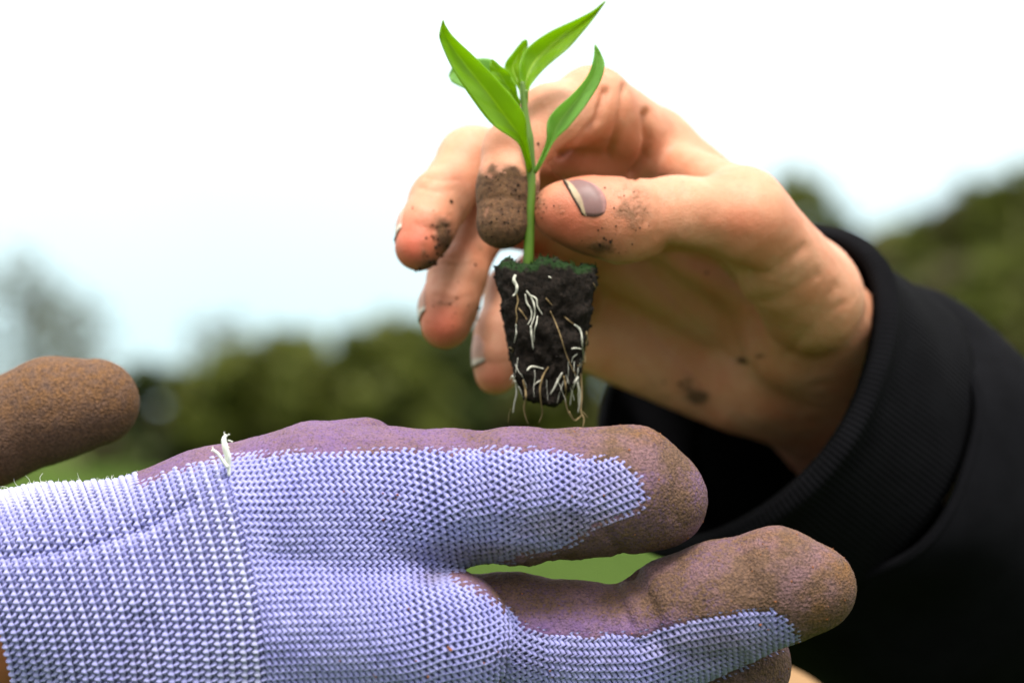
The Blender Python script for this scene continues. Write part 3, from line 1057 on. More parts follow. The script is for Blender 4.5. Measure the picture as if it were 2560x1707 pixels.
GV, GF, GN = mesh_sdf(glove_sdf, P(-420, 1000, 262) + [-4, 0, -72], P(2180, 1030, 350) + [2, 0, 2], 0.65)
gp = PX(GV)
gd = np.zeros(len(GV))
for pl, w_, dep in [([(-60, 1400), (90, 1382), (200, 1366), (300, 1338), (400, 1300), (470, 1262)], 20, 1.0),   # puckers of the cuff
                    ([(352, 1560), (330, 1640), (320, 1760)], 48, 1.7), ([(250, 1250), (300, 1300), (360, 1330)], 16, 0.5),
                    ([(700, 1395), (860, 1420), (1085, 1430)], 34, 1.0), ([(1180, 1330), (1330, 1310), (1420, 1300)], 40, 0.7),
                    ([(560, 1200), (640, 1440), (662, 1707)], 14, 0.35), ([(1600, 1610), (1740, 1640), (1850, 1640)], 20, 0.6),
                    ([(1030, 1190), (1060, 1300)], 40, 0.4), ([(1000, 1520), (1040, 1640)], 50, 0.5), ([(1445, 1060), (1455, 1130), (1450, 1150)], 16, 0.7), ([(1300, 1062), (1312, 1130)], 14, 0.45), ([(1200, 1065), (1190, 1130)], 20, 0.5),
                    ([(1590, 1450), (1635, 1530), (1640, 1590)], 24, 1.4), ([(1545, 1470), (1575, 1560)], 12, 0.6), ([(1850, 1380), (1885, 1470)], 16, 0.5), ([(1650, 1130), (1690, 1200), (1690, 1290)], 22, 0.5), ([(1520, 1330), (1560, 1390)], 14, 0.6), ([(1330, 1480), (1400, 1570)], 30, 0.6)]:
    gd -= dep * np.exp(-(line_d(gp, pl) / w_) ** 2) * (GN[:, 1] < 0.1)
gd += 0.5 * (fbm(GV * 0.09, 2, 15) - 0.5)
GV = GV + GN * gd[:, None]
KNIT_POLY = [(330, 1180), (345, 1226), (420, 1196), (520, 1166), (600, 1148), (800, 1140), (1000, 1137), (1200, 1134), (1360, 1134), (1410, 1146), (1460, 1156),
             (1520, 1155), (1560, 1166), (1590, 1200), (1606, 1240), (1590, 1268), (1530, 1288), (1475, 1306), (1440, 1340), (1390, 1362), (1300, 1378),
             (1250, 1408), (1180, 1424), (1100, 1428), (1130, 1452), (1180, 1478), (1250, 1522), (1300, 1568), (1360, 1589), (1450, 1596), (1600, 1592),
             (1720, 1556), (1850, 1536), (1930, 1530), (1972, 1558), (1985, 1586), (1950, 1612), (1850, 1662), (1760, 1700), (1690, 1760), (1500, 2100),
             (-900, 2100), (-900, 1000), (330, 1000)]
edge_px = (gp[:, 1] - 1590) * 0.30          # cuff hem: a slanted cut on the left
knit_sd = poly_sd(gp, KNIT_POLY)
wob = (fbm(GV * 0.5, 3, 9) - 0.5) * 34
facing = -(GN * (GV / np.linalg.norm(GV, axis=1, keepdims=True))).sum(1)
knit_sd = np.where(facing > -0.02, knit_sd + wob, -60)
knit_sd = np.where(gp[:, 0] < 340, np.maximum(knit_sd, np.where(gp[:, 0] < 300, 60, (340 - gp[:, 0]) * 0.8 - 10)), knit_sd)
coat_m = sstep(6, -8, knit_sd)

# dirt masks (the knit one also holds painted fold shade): muddy tips and undersides, cleaner purple by the knit on top
gx, gy = gp[:, 0], gp[:, 1]


def gb(cx, cy, rx, ry, s=1.0):
    return s * np.exp(-(((gx - cx) / rx) ** 2 + ((gy - cy) / ry) ** 2))


c_dirt = np.full(len(GV), 0.62)
c_dirt = np.where(gy < 1180, 0.44 + 0.40 * sstep(1300, 1560, gx), c_dirt)
c_dirt = np.maximum(c_dirt, gb(1690, 1230, 130, 190, 0.78))
c_dirt = np.maximum(c_dirt, gb(1450, 1400, 330, 60, 0.95))
low = chain_sdf(GV, G_LOW, 3.0) < chain_sdf(GV, G_UP, 3.0)
c_dirt = np.where(low, 0.78 - gb(1330, 1575, 190, 36, 0.65) - gb(1600, 1570, 110, 34, 0.42) - gb(1190, 1490, 40, 40, 0.2) + gb(2010, 1480, 120, 140, 0.3), c_dirt)
c_dirt = np.where(gx < 1010, np.minimum(c_dirt, 0.42), c_dirt)
orange = np.maximum.reduce([gb(1640, 1090, 110, 30, 0.7), gb(2110, 1400, 60, 70, 1.0), gb(1930, 1345, 130, 40, 0.45), gb(2050, 1540, 60, 60, 0.6)])
k_dirt_shade = np.maximum.reduce([gb(1480, 1320, 260, 70, 0.62), gb(1250, 1385, 220, 44, 0.72), gb(1590, 1230, 60, 60, 0.3), gb(1300, 1230, 190, 90, 0.26), gb(1530, 1220, 180, 90, 0.36),
                            gb(1085, 1440, 60, 26, 0.55), gb(1450, 1640, 330, 60, 0.30), gb(1800, 1610, 230, 90, 0.55), gb(1330, 1590, 90, 40, 0.22), gb(340, 1690, 80, 160, 0.20), gb(900, 1700, 400, 40, 0.1)])  # tall blob low on the cuff is painted fold shade, the rest dirt

glove_person = empty("person", W(P(-420, 1640, 316)))
tag(glove_person, "person wearing lilac knit gardening gloves with muddy purple palms, reaching from the left", "person")
SKIN_D = mat_skin("skin_tanned", (0.36, 0.14, 0.075), (0.36, 0.11, 0.05))

# forearm inside the cuff
FA = chain([(170, 1530, 308, 205), (-200, 1640, 316, 230), (-700, 1800, 335, 260)])
fv, ff, fn = mesh_sdf(lambda Q: chain_sdf(Q, FA, 4.0), P(-760, 1500, 280) + [-30, -10, -60], P(260, 1300, 370) + [5, 10, 15], 2.0)
mesh_obj("forearm", W(fv), ff, SKIN_D, glove_person, attrs={'dirt': np.full(len(fv), 0.25), 'red': np.full(len(fv), 0.3)})

KNIT_BASE = mat_knit("knit_ground", dark=True)
KNIT_YARN = mat_knit("knit_yarn")
COAT = mat_coat("latex_coating")

fc = GF
f_cut = (gp[fc, 0].min(1) > edge_px[fc].min(1))
knit_faces = fc[f_cut & (coat_m[fc].min(1) < 0.9)]
gv2, gf2, (kd2,) = compact(GV, knit_faces, (k_dirt_shade,))
glove = mesh_obj("glove", W(gv2), gf2, KNIT_BASE, glove_person, attrs={'dirt': kd2})
glove["label"] = "lilac knit glove in front, fingers pointing right"
gl_mod = glove.modifiers.new("thick", 'SOLIDIFY'); gl_mod.thickness = 0.0009; gl_mod.offset = -1

grain = fbm(GV * 1.6, 2, 21) - 0.5
CV = GV + GN * (coat_m * 0.75 - 0.15 + coat_m * 0.25 * grain)[:, None]
# sagging ragged mud under the first finger
rag = np.exp(-((gy - 1405) / 26) ** 2) * sstep(1180, 1260, gx) * sstep(1560, 1380, gx)
CV = CV + (GN * (rag * np.maximum(0, fbm(GV * 0.55, 2, 31) - 0.45) * 2.6)[:, None])
coat_faces = fc[f_cut & (coat_m[fc].max(1) > 0.02)]
cv2, cf2, (cd2, co2) = compact(CV, coat_faces, (c_dirt, orange))
coating = mesh_obj("palm_coating", W(cv2), cf2, COAT, glove, attrs={'dirt': cd2, 'orange': co2})

# ---- knitted stitches: wavy yarns laid over the glove surface ----------------
GBVH = BVHTree.FromPolygons(GV.tolist(), GF.tolist())
PER = 19.0 * (298 + DOFF) / FPX                    # course height in mm


def coat_at(x, y):
    return poly_sd(np.stack([x, y], 1), KNIT_POLY)


def yarn_paths():
    """columns of the knit as pixel curves: they lean over the back of the hand and stand upright on the fingers"""
    cols = []
    s = -420.0
    while s < 2010:
        cols.append(s)
        s += 15.2 if s < 662 else (15.3 if s < 1150 else 14.3)
    return cols


ys = np.arange(1090, 1800, 1.2)
stitch_parts_v, stitch_parts_f, stitch_w, stitch_d = [], [], [], []
nv_tot = 0
SIDES = 6
an = np.arange(SIDES) * 2 * math.pi / SIDES
for ci, s in enumerate(yarn_paths()):
    h = 1707 - ys
    lean = 105 * (np.clip(h, -200, 900) / 540.0) * np.abs(np.clip(h, -200, 900) / 540.0) ** 0.6
    k = 1.0 - 0.78 * sstep(700, 1350, s)
    extra = 0.16 * h * sstep(662, 100, s)
    xs = s - lean * k - extra
    if 1050 < s:          # over the middle knuckle the columns fan out
        xs = xs + 26 * np.sin(np.clip((s - 1050) / 260, 0, 1) * math.pi) * np.exp(-((ys - 1560) / 90) ** 2)
    cuff_here = s < 662
    rib = cuff_here and (ci % 2 == 0)
    # cast onto the glove
    pts, nrm, ok = [], [], []
    ksd = coat_at(xs, ys)
    for x, y, kk in zip(xs, ys, ksd):
        if (x > 340 and kk < -15) or x < (y - 1590) * 0.30 - 2:
            ok.append(False); pts.append((0, 0, 0)); nrm.append((0, 0, 0)); continue
        d = P(x, y, 1.0); d /= np.linalg.norm(d)
        hit = GBVH.ray_cast(Vector((0, 0, 0)), Vector(d), 2000)
        if hit[0] is None:
            ok.append(False); pts.append((0, 0, 0)); nrm.append((0, 0, 0))
        else:
            ok.append(True); pts.append(hit[0][:]); nrm.append(hit[1][:])
    pts = np.array(pts); nrm = np.array(nrm); ok = np.array(ok)
    # split into runs
    runs, cur = [], []
    for i in range(len(ys)):
        if ok[i] and (not cur or np.linalg.norm(pts[i] - pts[cur[-1]]) < 1.6):
            cur.append(i)
        else:
            if len(cur) > 6: runs.append(cur)
            cur = [i] if ok[i] else []
    if len(cur) > 6: runs.append(cur)
    for run in runs:
        p = pts[run]; n_ = nrm[run]
        # smooth the normals along the run
        seg = np.linalg.norm(np.diff(p, axis=0), axis=1)
        al = np.concatenate([[0], np.cumsum(seg)])
        yr = ys[run]
        ref = np.interp(1430, yr, al)           # keep courses in line across neighbouring columns
        step = PER / 9.0
        m_ = max(4, int(al[-1] / step))
        t = np.linspace(0, al[-1], m_)
        q = np.stack([np.interp(t, al, p[:, k]) for k in range(3)], 1)
        nn = np.stack([np.interp(t, al, n_[:, k]) for k in range(3)], 1)
        nn /= np.maximum(np.linalg.norm(nn, axis=1, keepdims=True), 1e-9)
        tt = np.gradient(q, axis=0); tt /= np.maximum(np.linalg.norm(tt, axis=1, keepdims=True), 1e-9)
        bb = np.cross(tt, nn); bb /= np.maximum(np.linalg.norm(bb, axis=1, keepdims=True), 1e-9)
        ph = (t - ref) / PER * 2 * math.pi + 0.25 * (ci % 2 == 1) * cuff_here
        jit = 0.22 * (vnoise(np.stack([t * 0.8, 0 * t + ci * 3.1, 0 * t], 1), 4) - 0.5)
        if rib:
            wave = 0.16 * np.sin(ph + 0.7)
            lift = 0.24 + 0.16 * np.sin(ph)
            ra, rn = 0.56 + 0.15 * np.sin(ph), 0.46 + 0.12 * np.sin(ph)
            amp = np.full(m_, 0.10)
        elif cuff_here:
            wave = 0.34 * np.sin(ph + 0.5 * np.sin(ph))
            lift = -0.04 + 0.30 * np.sin(ph + 1.2)
            ra, rn = 0.54 + 0.15 * np.cos(ph), 0.44 + 0.1 * np.cos(ph)
        else:
            wave = 0.37 * np.sin(ph + 0.6 * np.sin(ph))
            lift = 0.15 + 0.15 * np.cos(ph + 0.9) + 0.25 * (vnoise(np.stack([t * 0.5, 0 * t + ci * 1.7, 0 * t], 1), 14) - 0.5)
            ra, rn = 0.56 + 0.07 * np.cos(2 * ph), 0.48 + 0 * ph
        c = q + bb * (wave + jit)[:, None] + nn * lift[:, None]
        ra = np.broadcast_to(ra, (m_,)); rn = np.broadcast_to(rn, (m_,))
        ring = c[:, None, :] + (np.cos(an)[None, :, None] * bb[:, None, :] * ra[:, None, None]) + (np.sin(an)[None, :, None] * nn[:, None, :] * rn[:, None, None])
        V = ring.reshape(-1, 3)
        i0 = np.arange(m_ - 1)[:, None] * SIDES + np.arange(SIDES)[None]
        i1 = np.arange(m_ - 1)[:, None] * SIDES + (np.arange(SIDES)[None] + 1) % SIDES
        Fq = np.stack([i0, i1, i1 + SIDES, i0 + SIDES], -1).reshape(-1, 4) + nv_tot
        stitch_parts_v.append(V); stitch_parts_f.append(Fq); nv_tot += len(V)
        vv = PX(V)
        wh = 0.0
        if rib: wh = 0.10 + 0.22 * sstep(470, 650, s)
        elif cuff_here: wh = 0.06
        stitch_w.append(np.full(len(V), wh) * (0.8 + 0.4 * vnoise(V * 0.9, 8)) + 0.32 * sstep(1300, 1240, vv[:, 1]) * sstep(420, 100, vv[:, 0]))  # last term whitens the cuff's top left: sky light painted into the yarn
        x_, y_ = vv[:, 0], vv[:, 1]
        e = lambda cx, cy, rx, ry, a: a * np.exp(-(((x_ - cx) / rx) ** 2 + ((y_ - cy) / ry) ** 2))
        stitch_d.append(np.maximum.reduce([e(1480, 1320, 260, 70, 0.62), e(1250, 1385, 220, 44, 0.72), e(1590, 1230, 60, 60, 0.3), e(1300, 1230, 190, 90, 0.26), e(1530, 1220, 180, 90, 0.36),
                                           e(1085, 1440, 60, 26, 0.55), e(1450, 1640, 330, 60, 0.30), e(1800, 1610, 230, 90, 0.55), e(1330, 1590, 90, 40, 0.22), e(340, 1690, 80, 160, 0.20), e(900, 1700, 400, 40, 0.1)]))  # same blobs on the yarn, the cuff fold's painted shade included
sv_ = np.concatenate(stitch_parts_v); sf_ = np.concatenate(stitch_parts_f)
st = mesh_obj("knit_stitches", W(sv_), sf_, KNIT_YARN, glove, attrs={'white': np.concatenate(stitch_w), 'dirt': np.concatenate(stitch_d)})
tag(st, kind="stuff")


# ---- loose white thread ends and fuzz on the cuff ----------------------------
def gcast(px, py):
    d = P(px, py, 1.0); d /= np.linalg.norm(d)
    h = GBVH.ray_cast(Vector((0, 0, 0)), Vector(d), 2000)
    return np.array(h[0]) if h[0] is not None else None


THREAD = mat_plain("white_thread", (0.80, 0.80, 0.74), 0.85, 0.1, 0.15, 900, 0.5, 4000, 0.0003)
base = gcast(573, 1190); zd = base[1] - DOFF - 0.8
tp = []
path = catmull([P(573, 1190, zd), P(572, 1165, zd), P(569, 1140, zd - .5), P(563, 1118, zd - 1), P(560, 1098, zd - 1), P(566, 1086, zd - 1)], 26)
tp.append(tube(path, np.concatenate([np.linspace(.3, .72, 10), np.linspace(.72, .55, 10), np.linspace(.55, .18, 6)]), 8))
path = catmull([P(569, 1168, zd - .6), P(556, 1150, zd - 1), P(545, 1134, zd - 1.3), P(532, 1124, zd - 1.5)], 16)
tp.append(tube(path, np.linspace(.42, .28, 16), 8))
for k, (a, b) in enumerate([((566, 1088), (560, 1080)), ((566, 1090), (574, 1086)), ((532, 1124), (531, 1116)), ((534, 1126), (528, 1128)), ((570, 1100), (582, 1104)), ((568, 1108), (574, 1118))]):
    mid = (np.array(a) + np.array(b)) / 2 + rng.normal(0, 2.5, 2)
    tp.append(tube(catmull([P(*a, zd - 1), P(*mid, zd - 1), P(*b, zd - 1)], 8), 0.12, 5))
v, f = merge(tp)
o = mesh_obj("loose_thread", W(v), f, THREAD, glove)
o["label"] = "frayed white thread end sticking up from the knit"

fz = []
sel = np.where((gx < 345) & (gx > -60) & (np.abs(facing) < 0.35) & (gy < 1330))[0]
for k in range(300):
    i = sel[rng.integers(0, len(sel))]
    p0 = GV[i] + GN[i] * 0.4
    ln = 0.25 + 1.0 * rng.random() ** 2.5
    if k % 43 == 0: ln = 2.6
    d1 = GN[i] + rng.normal(0, 0.55, 3); d1 /= np.linalg.norm(d1)
    d2 = d1 + rng.normal(0, 0.9, 3); d2 /= np.linalg.norm(d2)
    fz.append(tube(catmull([p0, p0 + d1 * ln * 0.5, p0 + d1 * ln * 0.6 + d2 * ln * 0.4], 5), [0.05, 0.045, 0.04, 0.035, 0.02], 4, cap=False))
v, f = merge(fz)
tag(mesh_obj("fuzz", W(v), f, THREAD, glove), kind="stuff")

# rust-brown soil specks on the knit and dirt lumps on the coating
SPECK = mat_plain("rust_soil", (0.30, 0.11, 0.045), 0.95, 0.1, 0.5, 900)
sp = []
for k, (x, y, r) in enumerate([(860, 1228, 5), (958, 1232, 5), (994, 1236, 8), (990, 1246, 5), (958, 1298, 6), (970, 1250, 4), (1030, 1450, 5), (1022, 1520, 6), (1126, 1622, 11), (1120, 1616, 6), (1245, 1628, 5), (740, 1268, 4),
                               (1450, 1170, 5), (1510, 1238, 6), (1430, 1240, 5), (604, 1152, 5), (940, 1690, 6), (935, 1685, 5), (1040, 1650, 5), (1210, 1655, 5), (1070, 1690, 6), (850, 1650, 4), (1375, 1675, 5), (1900, 1560, 6), (1920, 1572, 7), (1380, 1690, 4)]):
    p = gcast(x, y)
    if p is not None:
        sp.append(lump(p - np.array([0, 0.75, 0]), r * p[1] / FPX * 0.55, 600 + k))
for k in range(260):
    j = rng.integers(0, len(cv2))
    pj = PX(cv2[j])
    if pj[0] < 1150: continue
    sp.append(lump(cv2[j], 0.10 + 0.16 * rng.random(), 700 + k))
v, f = merge(sp)
tag(mesh_obj("soil_specks", W(v), f, SPECK, glove, smooth=False), kind="stuff")

# ---- the other glove: only its muddy thumb reaches into the picture -----------
tv, tf, tn = mesh_sdf(thumb_sdf, P(-760, 1150, 330) + [-25, -5, -40], P(360, 860, 400) + [9, 5, 12], 1.0)
tp_ = PX(tv)
ln_ = tv + tn * (0.35 * (fbm(tv * 0.8, 3, 77) - 0.5))[:, None]
og = mesh_obj("glove", W(ln_), tf, mat_coat("caked_mud", True), glove_person, attrs={'dirt': np.clip(1.6 - 0.2 * sstep(60, -60, tp_[:, 0]), 0, 2), 'orange': 0.7 * sstep(1150, 960, tp_[:, 1])})  # orange fades downward: lit top and shaded underside painted into the colour
og["label"] = "blurred muddy brown thumb of the other glove"

# ================================================================== SEEDLING
seedling = empty("seedling", W(P(1350, 1000, 352)))
tag(seedling, "young green seedling with bare soil plug held between thumb and finger", "seedling")


def mat_leaf(name, a, b, back):
    m = Mat(name, 0.42, 0.4)
    c = m.mix(m.rng(m.noise(220, 3), 0.3, 0.7), a, b)
    c = m.mix(m.rng(m.attr('rib'), 0.02, 0.10, 0.75, 0.0), c, back)
    c = m.mix(m.rng(m.attr('vein'), 0.25, 0.6, 0.30, 0.0), c, back)
    c = m.mix(m.rng(m.noise(900, 3), 0.66, 0.74, 0.0, 0.35), c, (0.10, 0.12, 0.02))
    m.color(c)
    tr = m.n("ShaderNodeBsdfTranslucent"); tr.inputs['Color'].default_value = (*[min(1, x * 1.9) for x in back], 1)
    mx = m.n("ShaderNodeMixShader"); mx.inputs[0].default_value = 0.42
    m.l(m.b.outputs[0], mx.inputs[1]); m.l(tr.outputs[0], mx.inputs[2])
    m.l(mx.outputs[0], m.t.nodes["Material Output"].inputs['Surface'])
    m.bump(m.noise(700, 3), 0.25, 0.0004)
    m.bump(m.attr('vein'), 0.35, 0.0005)
    return m.m


LEAF_DEEP = mat_leaf("seedling_leaf", (0.115, 0.235, 0.004), (0.088, 0.195, 0.003), (0.33, 0.48, 0.012))
LEAF_PALE = mat_leaf("seedling_leaf_pale", (0.155, 0.32, 0.07), (0.125, 0.29, 0.055), (0.28, 0.43, 0.12))
STEM = mat_plain("stem", (0.095, 0.18, 0.018), 0.45, 0.4, 0.35, 120)


def leaf(left, right, d0, d1, bow, mat, label=None, fold=2.0, thick=0.28):
    """left/right photo edges from base to tip; depth goes d0 -> d1 with a bow; cross-fold along the midrib"""
    nu, nv = 34, 13
    Lp, Rp = catmull(left, nu), catmull(right, nu)
    top = np.zeros((nu, nv, 3)); rib = np.zeros((nu, nv)); vein = np.zeros((nu, nv))
    for i in range(nu):
        u = i / (nu - 1)
        dd = d0 + (d1 - d0) * u + bow * math.sin(math.pi * u)
        for j in range(nv):
            v = -1 + 2 * j / (nv - 1)
            q = Lp[i] * (0.5 - 0.5 * v) + Rp[i] * (0.5 + 0.5 * v)
            top[i, j] = P(q[0], q[1], dd + fold * (1 - abs(v) ** 1.4) * math.sin(math.pi * min(1, u * 1.05)) ** 0.7 + 0.35 * math.sin(u * 22 + v * 2) * abs(v))
            rib[i, j] = abs(v)
            vein[i, j] = abs(math.sin((u * 7.5 - abs(v) * 0.9) * math.pi)) ** 0.4
    du = np.gradient(top, axis=0); dv = np.gradient(top, axis=1)
    nr = np.cross(du, dv); nr /= np.maximum(np.linalg.norm(nr, axis=2, keepdims=True), 1e-9)
    a = (top + nr * thick / 2).reshape(-1, 3); b = (top - nr * thick / 2).reshape(-1, 3)
    n = nu * nv
    F = []
    for i in range(nu - 1):
        for j in range(nv - 1):
            q = [i * nv + j, (i + 1) * nv + j, (i + 1) * nv + j + 1, i * nv + j + 1]
            F.append(q); F.append([k + n for k in q[::-1]])
    border = [(0, j) for j in range(nv)] + [(i, nv - 1) for i in range(1, nu)] + [(nu - 1, j) for j in range(nv - 2, -1, -1)] + [(i, 0) for i in range(nu - 2, 0, -1)]
    for (i0, j0), (i1, j1) in zip(border, border[1:] + border[:1]):
        p, q = i0 * nv + j0, i1 * nv + j1
        F.append([p, q, q + n, p + n])
    o = mesh_obj("leaf", W(np.concatenate([a, b])), F, mat, seedling,
                 attrs={'rib': np.tile(rib.ravel(), 2), 'vein': np.tile(vein.ravel(), 2)})
    if label: o["label"] = label
    return o


# stem: thin above, a little thicker at the first leaf joint
sp_ = catmull([P(1320, 668, 351), P(1323, 600, 350.5), P(1326, 500, 350), P(1327, 425, 350), P(1321, 350, 350), P(1313, 290, 350.3), P(1309, 240, 350.5), P(1306, 205, 350.8)], 44)
sr_ = np.interp(np.linspace(0, 1, 44), [0, 0.3, 0.5, 0.58, 0.66, 0.8, 1.0], [1.25, 1.10, 1.12, 1.25, 0.95, 0.75, 0.45])
v, f = tube(sp_, sr_, 12)
stem_o = mesh_obj("stem", W(v), f, STEM, seedling)

leaf([(1320, 432), (1308, 385), (1290, 352), (1232, 312), (1182, 250), (1132, 172), (1102, 105), (1100, 82), (1107, 52)],
     [(1332, 430), (1324, 385), (1316, 340), (1311, 290), (1272, 232), (1195, 152), (1138, 98), (1114, 66), (1108, 51)], 349, 340, -3, LEAF_DEEP, "large deep green leaf rising to the left", 2.2)
leaf([(1309, 262), (1308, 225), (1299, 188), (1302, 150), (1322, 118), (1372, 82), (1440, 50), (1482, 28), (1513, 3)],
     [(1319, 264), (1321, 226), (1336, 200), (1368, 165), (1420, 122), (1452, 86), (1480, 52), (1502, 22), (1514, 4)], 350.5, 356, 2, LEAF_DEEP, "large deep green leaf rising to the upper right tip", 2.4)
leaf([(1333, 432), (1352, 392), (1367, 350), (1369, 306), (1388, 276), (1432, 236), (1468, 192), (1484, 150), (1487, 112)],
     [(1341, 434), (1362, 396), (1386, 352), (1424, 314), (1470, 255), (1500, 205), (1511, 162), (1502, 135), (1489, 113)], 349.5, 346, -2, LEAF_PALE, "pale glossy leaf curving up on the right", 1.6)
leaf([(1302, 256), (1298, 224), (1280, 200), (1262, 166), (1285, 130), (1304, 106), (1312, 99)],
     [(1306, 256), (1305, 226), (1304, 200), (1301, 170), (1305, 146), (1318, 118), (1317, 100)], 351, 357, 2, LEAF_DEEP, None, 1.6)
leaf([(1297, 268), (1282, 244), (1252, 218), (1232, 196), (1224, 172), (1228, 150)],
     [(1301, 266), (1294, 240), (1288, 214), (1274, 184), (1250, 164), (1230, 149)], 350.2, 348, -1, LEAF_DEEP, None, 1.2)
leaf([(1300, 262), (1258, 248), (1200, 236), (1158, 220), (1130, 206), (1122, 190)],
     [(1302, 254), (1268, 206), (1234, 152), (1180, 148), (1140, 160), (1124, 184)], 352, 366, 2, LEAF_PALE, "leaf half hidden behind the large left leaf", 1.6)
mesh_obj("petiole", *[(W(t[0]), t[1]) for t in [tube(catmull([P(1307, 265, 350.6), P(1313, 245, 350.4), P(1315, 225, 350.4)], 8), 0.5, 8)]][0], STEM, seedling)


# soil plug -------------------------------------------------------------------
def build_plug():
    N = 44
    g = np.linspace(-1, 1, N)
    faces_v, faces_f, base_n = [], [], 0
    def face(fn, flip):
        nonlocal base_n
        A, Bm = np.meshgrid(g, g, indexing='ij')
        V = fn(A.ravel(), Bm.ravel())
        i = np.arange(N - 1); I, J = np.meshgrid(i, i, indexing='ij'); a = (I * N + J).ravel()
        F = np.stack([a, a + N, a + N + 1, a + 1], 1)
        if flip: F = F[:, ::-1]
        faces_v.append(V); faces_f.append(F + base_n); base_n += len(V)
    o = lambda a: np.ones_like(a)
    face(lambda a, b: np.stack([a, b, o(a)], 1), False); face(lambda a, b: np.stack([a, b, -o(a)], 1), True)
    face(lambda a, b: np.stack([a, o(a), b], 1), True); face(lambda a, b: np.stack([a, -o(a), b], 1), False)
    face(lambda a, b: np.stack([o(a), a, b], 1), False); face(lambda a, b: np.stack([-o(a), a, b], 1), True)
    U = np.concatenate(faces_v); F = np.concatenate(faces_f)
    # weld the borders
    key = np.round(U * 1e4).astype(np.int64)
    _, first, inv = np.unique(key, axis=0, return_index=True, return_inverse=True)
    U = U[first]; F = inv.ravel()[F]
    # squircle rounding, then taper to the photographed outline
    n4 = (np.abs(U) ** 7).sum(1) ** (1 / 7)
    U = U / n4[:, None]
    t = (U[:, 2] + 1) / 2                               # 0 bottom .. 1 top
    left = np.interp(t, [0, 0.25, 0.6, 0.9, 1.0], [1308, 1282, 1260, 1243, 1234])
    right = np.interp(t, [0, 0.2, 0.5, 0.8, 1.0], [1430, 1448, 1466, 1482, 1494])
    py = 985 - t * (985 - 668)
    cx, hx = (left + right) / 2, (right - left) / 2
    dmid, hd = 352.0 + DOFF - 8, np.interp(t, [0, 1], [7.5, 11.5])
    V = np.stack([P(x, y, 352.0) for x, y in zip(cx + U[:, 0] * hx, py)])
    V[:, 1] = dmid + U[:, 1] * hd
    # bottom sags in the middle, ragged crest of moss on top
    V[:, 2] -= np.where(U[:, 2] < -0.5, (1 - U[:, 0] ** 2) * 2.2 * np.clip(-U[:, 2] - 0.5, 0, 1) * 2, 0)
    crest = np.interp(V[:, 0] / (352.0 + DOFF - 8) * FPX + 1280, [1228, 1250, 1275, 1300, 1325, 1350, 1390, 1410, 1440, 1465, 1495], [0.0, 1.6, 1.9, 0.2, -0.4, 1.0, 1.9, 1.0, -0.6, 0.1, 0.9])
    V[:, 2] += sstep(0.75, 1.0, U[:, 2]) * crest
    c = V.mean(0); nr = U / np.linalg.norm(U, axis=1, keepdims=True)
    dsp = 3.8 * (fbm(V * 0.32, 3, 41) - 0.5) + 1.7 * (fbm(V * 1.3, 3, 42) - 0.5)
    V = V + nr * dsp[:, None]
    moss = np.clip(sstep(0.80, 0.97, U[:, 2]) * (0.35 + 1.3 * fbm(V * 0.6, 2, 50) - 0.25), 0, 1)
    return V, F, moss


pv, pf, moss = build_plug()
ms = Mat("soil_plug", 0.92, 0.15)
gr = ms.noise(1300, 4, 0.7)
c_ = ms.mix(ms.rng(gr, 0.35, 0.7), (0.006, 0.005, 0.0042), (0.026, 0.018, 0.014))
c_ = ms.mix(ms.rng(ms.math('ADD', ms.attr('moss'), ms.math('MULTIPLY', ms.math('SUBTRACT', gr, 0.5), 0.8)), 0.35, 0.65), c_, (0.014, 0.034, 0.009))
ms.color(c_)
ms.bump(gr, 0.9, 0.001)
plug = mesh_obj("soil_plug", W(pv), pf, ms.m, seedling, attrs={'moss': moss})
plug["label"] = "black tapered soil plug with mossy rim"
PB = BVHTree.FromPolygons(pv.tolist(), pf.tolist())

# crumbly bits over the plug, and moss tufts on its rim
cr = []
for k in range(520):
    j = rng.integers(0, len(pv))
    cr.append(lump(pv[j], 0.14 + 0.34 * rng.random() ** 2, 2000 + k))
v, f = merge(cr)
tag(mesh_obj("soil_crumbs", W(v), f, ms.m, plug, smooth=False, attrs={'moss': np.zeros(len(v))}), kind="stuff")
mo = []
top_i = np.where(moss > 0.45)[0]
for k in range(120):
    p = pv[top_i[rng.integers(0, len(top_i))]]
    d1 = np.array([0, 0, 1.0]) + rng.normal(0, 0.6, 3)
    mo.append(tube([p, p + d1 * 0.25, p + d1 * (0.4 + 0.35 * rng.random())], [0.16, 0.14, 0.08], 4, cap=False))
v, f = merge(mo)
tag(mesh_obj("moss", W(v), f, mat_plain("moss", (0.016, 0.045, 0.010), 0.85, 0.1, 0.5, 900), plug), kind="stuff")

ROOT_W = mat_plain("root_white", (0.60, 0.58, 0.49), 0.6, 0.3, 0.35, 300)
ROOT_T = mat_plain("root_tan", (0.32, 0.22, 0.105), 0.65, 0.3, 0.5, 300)


def rz(pts):
    """zoom-view coordinates (3.267x, origin 1160,600) -> photo pixels"""
    return [(1160 + x / 3.2675, 600 + y / 3.2667) for x, y in pts]


